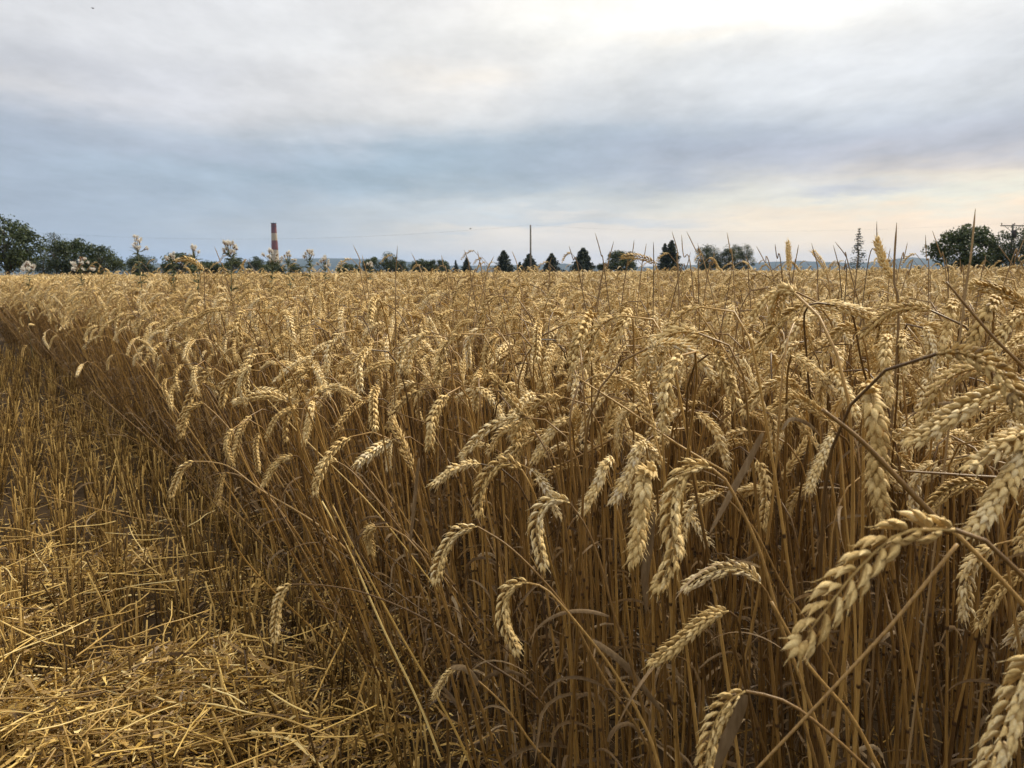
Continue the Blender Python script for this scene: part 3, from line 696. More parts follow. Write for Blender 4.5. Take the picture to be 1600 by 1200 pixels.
H([(985, 482, .02), (975, 500), (960, 530), (945, 560)], 1.0, [(990, 520, .03), (990, 640, .05)], 'furry looking pale wheat ear tilting down left, upper middle crop', face=60)

H([(1262, 480), (1300, 478), (1340, 486), (1374, 499)], .96, [(1256, 500, .02), (1262, 580, .04)], 'wheat ear stretching level to the right from the top of the left-arching ear', face=12)
H([(1346, 520), (1322, 511), (1300, 528), (1289, 560)], 1.0, [(1354, 550), (1362, 620, .03)], 'hooked wheat ear with a yellow neck in the upper right crop', face=18)
H([(1388, 522, .02), (1384, 545), (1384, 585), (1391, 628)], .82, [(1384, 560, .05), (1376, 680, .08)], 'front-facing wheat ear hanging straight, right beside a dark leaning stem', face=86)
H([(1411, 516, .02), (1409, 535), (1413, 558), (1415, 584)], .95, [(1406, 540, .05), (1400, 640, .08)], 'short front-facing wheat ear between two larger hanging ears', face=86)
H([(1315, 536, .02), (1314, 552), (1311, 575), (1309, 594)], 1.15, [(1320, 560, .04), (1322, 660, .07)], 'small pale front-facing wheat ear under the hooked ear', face=84)
H([(1490, 466, .02), (1486, 485), (1478, 522), (1464, 566)], 1.0, [(1484, 500, .05), (1478, 640, .08)], 'whitish wheat ear hanging left of the crossing bare stalk, upper right', face=80)
H([(1556, 462, .02), (1544, 485), (1522, 530), (1492, 592)], .84, [(1552, 500, .05), (1545, 640, .08)], 'long whitish wheat ear with open husks at upper right, leaning left', face=78, n_spk=22)
H([(1612, 492), (1590, 470), (1556, 454), (1518, 445)], .88, [(1622, 530), (1630, 620, .03)], 'smooth pale wheat ear lying level under the big round tree', face=25)
H([(1236, 556), (1252, 563), (1278, 585), (1304, 615)], .92, [(1230, 590, .02), (1228, 680, .04)], 'wheat ear sloping down right from a clubbed top', face=40)
H([(1245, 600), (1222, 596), (1192, 610), (1162, 644)], .97, [(1258, 625), (1268, 720, .03)], 'wheat ear arching left above the level twin, right of centre', face=14)
H([(1112, 518), (1090, 528), (1062, 555), (1038, 590)], 1.1, [(1124, 545), (1130, 640, .03)], 'wheat ear slanting down left in the upper middle crop', face=20)
H([(1014, 508, .02), (1010, 525), (1008, 545), (1006, 568)], 1.25, [(1018, 540, .04), (1018, 650, .07)], 'whitish front-facing wheat ear beside the furry looking one', face=84)
H([(387, 588), (368, 586), (354, 602), (346, 634)], 1.6, [(398, 610), (420, 690)], 'wheat ear hooked left, just right of the two crossing edge ears', face=15)
H([(490, 576), (472, 582), (452, 600), (430, 624)], 1.5, [(520, 590), (560, 650), (590, 740)], 'pale wheat ear slanting down left onto a leftward lying ear', face=18)
H([(448, 628), (425, 618), (398, 620), (368, 628)], 1.45, [(462, 650, .02), (475, 740, .04)], 'wheat ear lying level and pointing left, left of centre', face=25)
H([(488, 626, .02), (486, 640), (481, 664), (475, 692)], 1.4, [(494, 650, .04), (500, 740, .06)], 'front-facing wheat ear hanging straight below the level lying ear', face=80)
H([(458, 712), (440, 718), (424, 735), (411, 758)], 1.35, [(472, 722, .02), (482, 790, .04)], 'tousled wheat ear drooping low near the crop edge', face=60)
H([(528, 722), (512, 720), (499, 735), (492, 770)], 1.3, [(548, 735), (580, 770), (620, 820)], 'golden wheat ear drooping on a long arched stem near the crop edge', face=12)

# ------------------------------------------------------------------ broken stalks, blades and loose straw traced from the front
def stick(name, px, d, label, cat, group, mat='stem', r0=.0016, r1=.0010, d2=None, sides=8, n=24):
    d2 = d if d2 is None else d2
    P = np.array([at(q[0], q[1], d + (d2 - d) * k / (len(px) - 1)) for k, q in enumerate(px)])
    P = catmull(P, n); o = P[0].copy(); P = P - o
    v, q = tube(P, np.linspace(r0, r1, n), sides, cap=True); r = np.random.default_rng(int(px[0][0]) * 13 + int(px[0][1]))
    g = Geo().add(v, q, tint=r.uniform(.25, .75)); me = g.mesh(name, M[mat])
    ob = link(name, me, loc=o); tag(ob, label, cat, group); return ob
BK = 'bare stalks crossing the crop'
stick('bare_stalk', [(1285, 640), (1345, 688), (1410, 755), (1483, 832)], .56, 'thick bare brown stalk slanting down to the largest ear', 'stalk', BK, r0=.0013, r1=.0024)
stick('bare_stalk', [(1478, 440), (1520, 490), (1560, 535), (1640, 612)], .62, 'bare stalk slanting down to the right border under the round tree', 'stalk', BK, r0=.0009, r1=.0015)
stick('bare_stalk', [(1496, 850), (1400, 968), (1330, 1045), (1255, 1125), (1170, 1215)], .52, 'bare grey brown stalk crossing the dark stems below the largest ear', 'stalk', BK, r0=.0014, r1=.0010)
stick('bare_stalk', [(1640, 750), (1540, 745), (1470, 740), (1408, 736)], .62, 'bare stalk lying level behind the slanting right border ear', 'stalk', BK, r0=.0014, r1=.0008)
stick('bare_stalk', [(1490, 830), (1540, 880), (1600, 945), (1660, 1010)], .47, 'bare tan stalk running down right from the largest ear', 'stalk', BK, r0=.0013, r1=.0016)
stick('bare_stalk', [(905, 592), (980, 640), (1060, 695), (1142, 742)], .95, 'long bare stalk slanting down right above the bowed ear', 'stalk', BK, r0=.0010, r1=.0016)
stick('bare_stalk', [(1045, 632), (1000, 660), (940, 695), (880, 725)], 1.1, 'bare stalk slanting up right through the middle stems', 'stalk', BK, r0=.0010, r1=.0014)
stick('bare_stalk', [(503, 783), (545, 860), (600, 985), (655, 1100), (690, 1190)], 1.3, 'long yellow bare stalk leaning at the crop edge, left one of two', 'stalk', BK, mat='straw_single', r0=.0013, r1=.0021)
stick('bare_stalk', [(520, 790), (560, 870), (622, 985), (700, 1120), (745, 1215)], 1.28, 'long yellow bare stalk leaning at the crop edge, right one of two', 'stalk', BK, mat='straw_single', r0=.0012, r1=.0021)
stick('bare_stalk', [(1070, 460), (1100, 500), (1140, 560), (1190, 640)], 1.05, 'dark bare stalk leaning across the upper right crop', 'stalk', BK, r0=.0009, r1=.0013)
stick('bare_stalk', [(1205, 940), (1260, 1035), (1330, 1120), (1375, 1205)], .62, 'brown bare stalk slanting down right among bottom right stems', 'stalk', BK, r0=.0012, r1=.0018)
stick('bare_stalk', [(520, 605), (640, 652), (760, 690)], 1.4, 'thin bare stalk lying across stems left of centre', 'stalk', BK, r0=.0009, r1=.0012)
stick('bare_stalk', [(395, 600), (480, 690), (580, 790), (690, 930)], 1.5, 'long thin bare stalk leaning out at the left crop edge', 'stalk', BK, mat='straw_single', r0=.0009, r1=.0014)

def blade(px, d, w, label, d2=None, twist=.6, group='dry blades among the stems'):
    d2 = d if d2 is None else d2
    P = catmull(np.array([at(q[0], q[1], d + (d2 - d) * k / (len(px) - 1)) for k, q in enumerate(px)]), 22); o = P[0].copy(); P = P - o
    T = unit(np.gradient(P, axis=0)); vd = unit(P.mean(0) + o - CO); a = unit(np.cross(T, vd)); nrm = np.cross(T, a)
    tw = np.linspace(-twist, twist, 22); side = np.cos(tw)[:, None] * a + np.sin(tw)[:, None] * nrm; n2 = np.cross(T, side)
    ww = w * np.interp(np.linspace(0, 1, 22), [0, .1, .6, .9, 1], [.45, .9, 1, .6, .08]); g = Geo()
    for sgn in (0, 1):
        V = np.stack([P - side * ww[:, None], P + n2 * ww[:, None] * .4, P + side * ww[:, None]], 1) + n2[:, None] * .0003 * sgn
        i = np.arange(21) * 3; Q = np.concatenate([np.stack([i, i + 1, i + 4, i + 3], -1), np.stack([i + 1, i + 2, i + 5, i + 4], -1)])
        g.add(V.reshape(-1, 3), Q if sgn else Q[:, ::-1], tint=.65)
    ob = link('dry_leaf', g.mesh('dry_leaf', M['leaf']), loc=o); tag(ob, label, 'dry leaf', group); return ob
blade([(1192, 676), (1170, 720), (1140, 775), (1108, 835)], .7, .0030, 'flat grey dry leaf slanting between stems right of the bowed ear')
blade([(1165, 1085), (1150, 1125), (1132, 1165), (1115, 1215)], .55, .0042, 'broad brown folded dry leaf hanging over the bottom edge ear')
blade([(1222, 672), (1236, 655), (1262, 662), (1282, 682)], .9, .0022, 'curled dry leaf bent over like a hook at right')
blade([(655, 715), (650, 760), (645, 810), (638, 880)], 1.15, .0028, 'upright pale dry leaf among the stems left of centre')
blade([(1020, 800), (1015, 850), (1008, 900), (1010, 960)], .85, .0045, 'wide brown dry leaf hanging between the middle stems')
blade([(704, 1043), (725, 1044), (742, 1060), (746, 1072)], 1.12, .0042, 'curled tan dry leaf bent over the stunted ear')
blade([(1098, 905), (1150, 885), (1190, 860)], .9, .003, 'thin dry leaf arching left of the bottom right stems')
blade([(925, 1000), (960, 1025), (990, 1055), (1055, 1140)], .9, .004, 'grey brown dry leaf sheath peeling off the long orange stem')

# ------------------------------------------------------------------ dead grass stems above the crop
GR = 'dead grass stems standing above the crop'
gr = [(552, 383, 566, 440, 2.2), (566, 398, 573, 436, 2.6), (621, 384, 618, 500, 1.5), (643, 395, 662, 440, 2.4), (725, 390, 737, 440, 2.2), (746, 392, 754, 436, 2.4), (752, 400, 736, 450, 2.0), (772, 400, 758, 440, 2.4),
      (889, 384, 906, 432, 2.0), (930, 364, 947, 440, 1.6), (959, 377, 936, 455, 1.5), (953, 392, 938, 450, 1.8), (991, 375, 978, 425, 1.9), (1010, 380, 1000, 440, 1.8), (1021, 378, 1021, 450, 1.6), (1050, 362, 1060, 440, 1.5),
      (1065, 367, 1082, 440, 1.5), (1073, 362, 1106, 432, 1.4), (1079, 394, 1056, 450, 1.5), (1090, 380, 1091, 440, 1.8), (1060, 405, 1061, 560, 1.2), (1136, 363, 1146, 430, 1.5), (1182, 385, 1210, 440, 1.4), (1211, 381, 1222, 430, 1.7),
      (1248, 382, 1238, 440, 1.7), (1268, 380, 1279, 470, 1.3), (1302, 383, 1314, 450, 1.5), (1305, 378, 1330, 430, 1.6), (1340, 402, 1336, 450, 1.9), (1370, 346, 1352, 440, 1.3), (1391, 388, 1389, 440, 1.7), (1418, 379, 1402, 432, 1.5),
      (1427, 404, 1408, 460, 1.5), (1446, 367, 1451, 450, 1.4), (1457, 361, 1480, 445, 1.2), (1560, 384, 1612, 450, 1.1), (1602, 368, 1570, 440, 1.1), (800, 392, 812, 440, 2.4), (690, 398, 700, 440, 2.6), (335, 385, 355, 440, 2.4), (862, 402, 858, 440, 2.6), (1116, 392, 1104, 440, 1.9), (1165, 398, 1170, 440, 2.1), (1322, 404, 1322, 440, 2.0), (1500, 404, 1506, 450, 1.5), (1540, 398, 1530, 450, 1.5), (1478, 402, 1482, 450, 1.6)]
def grass_stem(x0, y0, x1, y1, d, label, cat='grass', group=GR, r1=.0013, head=False):
    top = at(x0, y0, d); low = at(x1, y1, d); h = low - top; h = h / max(.02, -h[2])
    base = low + h * low[2] * .55; base = np.array([base[0], base[1] + .05, 0])
    kk = np.random.default_rng(int(x0 * 3 + y0)); bow = kk.normal(0, .012, 3); bow[2] = 0
    P = catmull(np.array([base, low * .5 + base * .5 + bow, low, low * .45 + top * .55 + bow * .35, top]), 30); P -= base
    v, q = tube(P, np.interp(np.linspace(0, 1, 30), [0, .75, .93, 1], [r1 * 1.3, r1, r1 * .9, .00025]), 6)
    g = Geo().add(v, q, tint=kk.uniform(.1, .9)); ob = link('grass_stem', g.mesh('grass_stem', M['grass']), loc=base); tag(ob, label, cat, group); return ob
for q in gr: grass_stem(*q, 'thin dead brown grass stem poking above the crop against the sky', r1=np.clip(.0006 * q[4], .0007, .0013))
grass_stem(1524, 326, 1503, 500, .8, 'tallest dead grass stem, standing before the big round tree', r1=.0011)
grass_stem(1401, 348, 1402, 540, .95, 'dark straight tall grass stem standing right of the pale upright ear', r1=.0014)

# ------------------------------------------------------------------ ground, stubble and straw
gm = Geo(); xs = np.concatenate([-np.geomspace(14000, 1, 26), np.geomspace(1, 14000, 26)])
gx, gy = np.meshgrid(xs, xs); k = len(xs)
i, j = np.meshgrid(np.arange(k - 1), np.arange(k - 1)); b = (j * k + i).ravel()
gm.add(np.column_stack([gx.ravel(), gy.ravel(), np.zeros(gx.size)]), np.stack([b, b + 1, b + k + 1, b + k], -1))
tag(link('ground', gm.mesh('ground', M['soil'])), 'dry brown soil under the crop and the stubble', 'ground', kind='structure')

def vnoise(P, scale, seed):
    """smooth value noise on the ground plane"""
    g = np.random.default_rng(seed).random((64, 64)); q = P * scale + 100.0; i = np.floor(q).astype(int); f = q - i; f = f * f * (3 - 2 * f); i %= 63
    a, b_, c, d = g[i[:, 0], i[:, 1]], g[i[:, 0] + 1, i[:, 1]], g[i[:, 0], i[:, 1] + 1], g[i[:, 0] + 1, i[:, 1] + 1]
    return (a * (1 - f[:, 0]) + b_ * f[:, 0]) * (1 - f[:, 1]) + (c * (1 - f[:, 0]) + d * f[:, 0]) * f[:, 1]
def mat_cover(P):
    """0..1: how thickly loose straw covers the stubble"""
    q = np.column_stack([P, np.full(len(P), .12)]) - CO; d = np.maximum(q @ CF, .1); x = 800 + FPX * (q @ CR) / d; y = 600 - FPX * (q @ CU) / d
    n = .6 * vnoise(P, 3.1, 1) + .4 * vnoise(P, 8.0, 2)
    # the swath of straw the combine left runs across the foreground, a bare strip of standing stubble lies behind it
    dl = np.linalg.norm(P - np.array([-1.05, 1.55]), axis=1)
    sw = np.exp(-((P[:, 1] + .25 * P[:, 0] - 1.25) / .75) ** 2)
    far = np.exp(-((P[:, 1] + .55 * (P[:, 0] + 3) - 4.9) / .7) ** 2) * .7
    e, _ = edge_dist(P); near_edge = np.clip((e - .02) / .3, .25, 1)
    pile = np.exp(-((P[:, 1] - 1.75 - .1 * P[:, 0]) / .62) ** 2) * np.clip((e - .42) / .25, 0, 1)
    return np.clip(np.maximum(pile * np.clip((n - .26) * 2.8, .10, 1), (sw + far) * near_edge * np.clip((n - .34) * 3.6, .03, 1.2) * .6), .03, 1)
# stubble in drill rows that follow the cut edge
row_dir = unit(EDGE[4] - EDGE[2]); row_n = np.array([-row_dir[1], row_dir[0]])
C = []
for (rad0, rad1, dens) in ((0, 3.2, 950), (3.2, 6, 900), (6, 11, 500)):
    A = np.column_stack([rng.uniform(-11, 2, 160000), rng.uniform(-.6, 11, 160000)]); n_ = int(13 * 11.6 * dens)
    A = A[: n_]; dd = np.linalg.norm(A, axis=1); C.append(A[(dd >= rad0) & (dd < rad1)])
C = np.vstack(C); C = C[~inside(C)]; C = C[in_view(C, 1100, -.6)]
tt = C @ row_n; C = C + ((np.round(tt / .125) * .125 - tt) * rng.uniform(.25, .95, len(C)))[:, None] * row_n + rng.normal(0, .012, (len(C), 2))
C = C[~inside(C)]; n_ = len(C)
hh = np.clip(rng.normal(.165, .028, n_), .06, .24) * np.where(rng.random(n_) < .12, .5, 1)
ln = rng.normal(0, .16, (n_, 2)); u = np.linspace(0, 1, 3)[None, :, None]
P = np.zeros((n_, 3, 3)); P[:, :, :2] = C[:, None] + ln[:, None] * hh[:, None, None] * u; P[:, :, 2] = hh[:, None] * u[..., 0] - .005
P[:, 1, :2] += rng.normal(0, .003, (n_, 2)); rad = np.clip(rng.normal(.0017, .0003, n_), .001, .0025)[:, None] * np.array([[1.1, 1, 1.0]])
g = Geo(); v, q = multi_tube(P, rad, 6); tn = np.repeat(rng.uniform(0, 1, n_), 18); g.add(v, q, tint=tn)
capb = (np.arange(n_) * 18 + 12)[:, None]; 
g.q.append(np.vstack([capb + np.array([[0, 1, 2, 3]]), capb + np.array([[0, 3, 4, 5]])])); g.qm.append(np.zeros(2 * n_, int))
sel = rng.random(n_) < .55; m_ = sel.sum(); a = rng.uniform(0, 6.28, m_); k = 5; uu = np.linspace(0, 1, k)
B = P[sel][:, :1] + (P[sel][:, 2:] - P[sel][:, :1]) * rng.uniform(.2, .8, m_)[:, None, None]
th = rng.uniform(.2, .7, m_)[:, None] + rng.uniform(.5, 2.4, m_)[:, None] * uu; L_ = rng.uniform(.03, .10, m_)
st_ = np.stack([np.sin(th) * np.cos(a)[:, None], np.sin(th) * np.sin(a)[:, None], np.cos(th)], -1) * (L_ / k)[:, None, None]
RP = B + np.cumsum(st_, 1); RP[..., 2] = np.maximum(RP[..., 2], .004); sd_ = np.stack([-np.sin(a), np.cos(a), np.zeros(m_)], -1)[:, None] + rng.normal(0, .35, (m_, k, 3))
v, q = ribbons(RP, rng.uniform(.001, .0028, m_)[:, None] * np.array([[.8, 1, .9, .7, .2]]), unit(sd_)); g.add(v, q, tint=np.repeat(rng.uniform(.3, 1, m_), 2 * k))
tag(link('stubble', g.mesh('stubble', M['stub'])), 'short cut wheat stubble standing in rows on the harvested strip', 'stubble', kind='stuff')

def scatter_straw(n, rmin, rmax, lmean, seed):
    r = np.random.default_rng(seed)
    A = np.column_stack([r.uniform(-rmax, 2.2, n * 14), r.uniform(-.5, rmax, n * 14)]); dd = np.linalg.norm(A, axis=1); A = A[(dd > rmin) & (dd < rmax)]
    A = A[~inside(A - np.array([.12, .1]))]; A = A[in_view(A, 900, -.5)]; cv = mat_cover(A); s = r.random(len(A)) < cv
    return A[s][:n], cv[s][:n], r
g = Geo()
for (n, r0, r1, lm, seed) in ((36000, .5, 2.8, .034, 1), (12000, 2.4, 5.0, .045, 2), (6000, 4.8, 11.0, .09, 3)):
    A, cv, r = scatter_straw(n, r0, r1, lm, seed); n_ = len(A)
    L_ = np.clip(r.lognormal(math.log(lm), .7, n_), .012, .34); az = r.normal(.55, 1.15, n_) + np.pi * (r.random(n_) < .5)
    el = r.normal(0, .30, n_); top = .05 + .16 * cv; z = .015 + top * r.random(n_) ** .7
    D = np.stack([np.cos(az) * np.cos(el), np.sin(az) * np.cos(el), np.sin(el)], 1) * L_[:, None] / 2
    c = np.column_stack([A, z]); bend = r.normal(0, .05, (n_, 3)) * L_[:, None]; bend[:, 2] += .02 * L_
    P = np.stack([c - D, c + bend, c + D], 1); P[..., 2] = np.maximum(P[..., 2], .004)
    fl = r.random(n_) < .52; rad = np.clip(r.normal(.0013, .0004, n_), .0005, .0023) * (1.0 if r1 < 5 else 1.25)
    v, q = multi_tube(P[~fl], np.repeat(rad[~fl][:, None], 3, 1), 5); g.add(v, q, tint=np.repeat(np.clip(r.normal(.47, .30, (~fl).sum()), 0, 1), 15))
    m_ = fl.sum(); sd_ = unit(np.cross(D[fl], r.normal(0, 1, (m_, 3))))[:, None] + r.normal(0, .3, (m_, 3, 3))
    v, q = ribbons(P[fl], (rad[fl] * r.uniform(.8, 2.6, m_))[:, None] * np.array([[.5, 1, .35]]), unit(sd_)); g.add(v, q, tint=np.repeat(np.clip(r.normal(.42, .28, m_), 0, 1), 6))
A, cv, r = scatter_straw(26000, .6, 3.4, .02, 9); n_ = len(A); L_ = r.uniform(.007, .03, n_); az = r.uniform(0, 6.28, n_); el = r.normal(0, .4, n_)
D = np.stack([np.cos(az) * np.cos(el), np.sin(az) * np.cos(el), np.sin(el)], 1) * L_[:, None] / 2; c = np.column_stack([A, .02 + (.05 + .16 * cv) * r.random(n_) ** .5])
P = np.stack([c - D, c + r.normal(0, .08, (n_, 3)) * L_[:, None], c + D], 1); P[..., 2] = np.maximum(P[..., 2], .004)
v, q = ribbons(P, r.uniform(.0008, .0028, n_)[:, None] * np.array([[.6, 1, .4]]), unit(unit(np.cross(D, r.normal(0, 1, (n_, 3))))[:, None] + r.normal(0, .2, (n_, 3, 3)))); g.add(v, q, tint=np.repeat(np.clip(r.normal(.45, .3, n_), 0, 1), 6))
# leaf crumbs and chaff between the stems at the foot of the crop
A = np.column_stack([rng.uniform(-3, 3, 60000), rng.uniform(.3, 4, 60000)]); e_, _ = edge_dist(A); A = A[inside(A) & in_view(A, 200) & (rng.random(len(A)) < np.exp(-e_ / .8))][:9000]; n_ = len(A)
L_ = rng.uniform(.02, .13, n_); az = rng.uniform(0, 6.28, n_); el = rng.normal(0, .5, n_); D = np.stack([np.cos(az) * np.cos(el), np.sin(az) * np.cos(el), np.sin(el)], 1) * L_[:, None] / 2
c = np.column_stack([A, rng.uniform(.01, .26, n_) * rng.random(n_)]); P = np.stack([c - D, c + rng.normal(0, .1, (n_, 3)) * L_[:, None], c + D], 1); P[..., 2] = np.maximum(P[..., 2], .004)
v, q = ribbons(P, rng.uniform(.001, .003, n_)[:, None] * np.array([[.5, 1, .3]]), unit(unit(np.cross(D, rng.normal(0, 1, (n_, 3))))[:, None] + rng.normal(0, .3, (n_, 3, 3)))); g.add(v, q, tint=np.repeat(rng.uniform(0, 1, n_) ** 3 * .6, 6))
tag(link('straw_litter', g.mesh('straw_litter', M['straw'])), 'loose mat of broken straw and chaff strewn over the stubble', 'straw', kind='stuff')

# the longest single straws lying on top
SG = 'long loose straws lying on the stubble'
def straw(px, z, label=None, r=.0019):
    P = np.array([ground_at(q[0], q[1], z + (q[2] if len(q) > 2 else 0)) for q in px]); P = catmull(P, 14); o = P.mean(0); P = P - o
    v, q = tube(P, np.linspace(r, r * .75, 14), 7, cap=True); kk = np.random.default_rng(int(px[0][0] * 5 + px[0][1]))
    ob = link('loose_straw', Geo().add(v, q, tint=kk.uniform(.3, .9)).mesh('loose_straw', M['straw_single']), loc=o)
    tag(ob, label or 'single pale straw lying on top of the loose straw mat', 'straw', SG)
for px, lb in [
    ([(0, 1143), (40, 1120), (85, 1100), (120, 1060)], 'long straw rising to the right at the left border near the bottom'),
    ([(190, 1072), (235, 1085), (270, 1098), (330, 1100), (400, 1116)], 'longest pale straw lying level beneath the straw ridge'),
    ([(400, 1116), (440, 1122), (490, 1140), (532, 1157)], 'white straw running down right below the bent-over grass'),
    ([(0, 970), (30, 985), (70, 1003), (115, 1010)], 'thick yellow straw slanting down from the left border'),
    ([(490, 1095), (515, 1040), (540, 990), (552, 955)], 'yellow straw slanting steeply up beside the crop edge'),
    ([(337, 1020), (345, 1050), (353, 1078), (372, 1110)], 'short yellow straw standing steeply in the right stubble'),
    ([(0, 846), (50, 840), (90, 828), (160, 795)], 'long curved straw lying level at the left border'),
    ([(205, 858), (225, 878), (252, 900)], 'pale straw slanting down right past the bare stubble'),
    ([(88, 1105), (75, 1140), (45, 1200)], 'folded straw standing like a tent, its left leg'),
    ([(88, 1105), (103, 1145), (120, 1200)], 'folded straw standing like a tent, its right leg'),
    ([(410, 1025), (450, 1035), (510, 1046)], 'yellow straw lying level right of the straw ridge'),
    ([(0, 1035), (20, 1018), (55, 995)], 'pale straw slanting up right at the left border'),
    ([(275, 1032), (300, 1010), (325, 987)], 'straight yellow straw pointing up right on the ridge'),
    ([(120, 1025), (175, 985), (190, 975)], 'yellow straw pointing up right behind the ridge')]:
    straw(px, .17, lb)
r = np.random.default_rng(55)
for k in range(120):
    x, y = r.uniform(-10, 480), r.uniform(800, 1190)
    if x > 640 - (1200 - y) * .8: continue
    p = ground_at(x, y, .15); L_ = np.clip(r.lognormal(math.log(.14), .4), .07, .3); a = r.normal(.6, .9); el = r.normal(0, .14)
    D = np.array([math.cos(a) * math.cos(el), math.sin(a) * math.cos(el), math.sin(el)]) * L_ / 2
    P = catmull(np.array([p - D, p - D * .2 + r.normal(0, .004, 3), p + D * r.uniform(.1, .5) + r.normal(0, .004, 3), p + D]), 8) + np.array([0, 0, r.uniform(-.02, .05)]); v, q = tube(P - p, np.linspace(1, r.uniform(.6, 1), 8) * r.uniform(.0010, .0017), 6, cap=True)
    ob = link('loose_straw', Geo().add(v, q, tint=r.uniform(.2, .95)).mesh('loose_straw', M['straw_single']), loc=p); tag(ob, 'single pale straw lying on top of the loose straw mat', 'straw', SG)

# ------------------------------------------------------------------ thistles gone to seed
def seed_head(r, k):
    cup = Geo(); s = 8
    prof = [(0, .002), (.004, .0055), (.009, .006), (.014, .0048)]
    V = np.array([[math.cos(a) * w, math.sin(a) * w, z] for z, w in prof for a in np.linspace(0, 2 * np.pi, s, endpoint=False)])
    Q = [[i * s + j, i * s + (j + 1) % s, (i + 1) * s + (j + 1) % s, (i + 1) * s + j] for i in range(3) for j in range(s)]
    cup.add(V, Q, tint=.5)
    f = Geo(); n = 150
    th = np.abs(r.normal(.0, .9, n)); ph = r.uniform(0, 6.28, n); D = np.stack([np.sin(th) * np.cos(ph), np.sin(th) * np.sin(ph), np.cos(th)], 1)
    L_ = r.uniform(.007, .021, n) * (1 + .35 * np.sin(ph * 2 + k)); b = np.array([0, 0, .012]) + D * .002; e = b + D * L_[:, None]; sd_ = unit(np.cross(D, r.normal(0, 1, (n, 3)))) * .0016
    V = np.stack([b, e - sd_, e + sd_ * 1.0], 1).reshape(-1, 3); f.add(V, t=np.arange(3 * n).reshape(-1, 3), tint=np.repeat(r.uniform(.1, 1, n), 3))
    return cup.mesh('bract_cup', M['bract']), f.mesh('down_tuft', M['fluff'])
HEADS = [seed_head(np.random.default_rng(70 + k), k) for k in range(4)]
def thistle(x, top, d, spread_px, nheads, label, seed, scale=1.0):
    r = np.random.default_rng(seed); tp = at(x, top, d); base = np.array([tp[0] + r.normal(0, .03), tp[1], 0]); Ht = tp[2]
    e = bpy.data.objects.new('thistle', None); COL.objects.link(e); e.location = base; e.empty_display_size = .1; tag(e, label, 'thistle', 'thistles gone to seed above the crop')
    nheads = int(nheads * 1.8); st = Geo(); main = catmull(np.array([[0, 0, -.01], [r.normal(0, .02), 0, Ht * .4], [(tp - base)[0] * .7, 0, Ht * .8], [*(tp - base)[:2], Ht - .03]]), 24)
    v, q = tube(main, np.linspace(.0045, .0018, 24), 6); st.add(v, q, tint=.6); tips = [(main[-1], unit(main[-1] - main[-2]))]
    w = spread_px / FPX * d
    for k in range(nheads - 1):
        f = r.uniform(.80, .99); p = main[int(f * 23)]; a = r.uniform(0, 6.28)
        dz = r.uniform(.01, .6) * w; u = min(1, .25 + dz / w * 1.6) * r.uniform(.3, 1) * w / 2; q3 = np.array([math.cos(a) * u, math.sin(a) * u * .8, 0]); p = main[int(np.clip((Ht - dz - r.uniform(.03, .09)) / Ht, .6, .97) * 23)]; q3[2] = max(.012, Ht - dz - p[2])
        q3[:2] += (tp - base)[:2] - p[:2] * 1.0
        br = catmull(np.array([p, p + q3 * np.array([.6, .6, .4]), p + q3]), 8); v, q = tube(br, np.linspace(.0015, .001, 8), 5); st.add(v, q, tint=.5); tips.append((br[-1], unit(br[-1] - br[-3])))
    link('stem', st.mesh('stem', M['weed']), e)
    lf = Geo()
    for k in range(60):
        f = r.uniform(.45, .95); p = main[int(f * 23)]; lf.merge(make_leaf(p, r.uniform(0, 6.28), r, length=r.uniform(.025, .075), width=r.uniform(.002, .006), up=r.uniform(.3, .8), droop=r.uniform(.5, 2), segs=6))
    link('foliage', lf.mesh('foliage', M['weed']), e)
    for p, t in tips:
        cup, fl = HEADS[r.integers(4)]; m = Vector(t).to_track_quat('Z', 'Y').to_matrix().to_4x4(); m.translation = Vector(p)
        hd = link('seed_head', cup, e); bud = r.random() < .3 and nheads > 6; hd.matrix_local = m @ Matrix.Scale(scale * r.uniform(.45, .9), 4); bud or link('down', fl, hd)
thistle(214, 370, 5.2, 34, 12, 'tallest thistle, pale heads on forking stems left of the chimney', 1)
thistle(268, 396, 5.6, 26, 9, 'low thistle with pale fluffy heads beside a taller leaning one', 2)
thistle(302, 386, 5.4, 24, 8, 'thistle with down blown to one side in the left middle', 3)
thistle(360, 377, 4.8, 34, 16, 'bushy thistle with the fullest head of down, left of the chimney', 4)
thistle(424, 392, 5.6, 30, 12, 'thistle standing right before the striped chimney', 5)
thistle(449, 394, 5.6, 26, 11, 'thistle with drooping buds just right of the chimney', 6)
thistle(483, 391, 5.8, 24, 9, 'slim thistle with one yellow head against the blue hill', 7)
thistle(508, 404, 5.8, 26, 9, 'thistle at the right end of the row, against the hill', 8)
thistle(126, 402, 6.6, 36, 14, 'pale fluffy thistle before the dark bushy trees at left', 9, 1.35)
thistle(44, 410, 8.0, 24, 10, 'small pale thistle beneath the gap at the far left trees', 10, 1.5)
thistle(578, 412, 6.5, 14, 5, 'short pale thistle before the middle trees', 11)

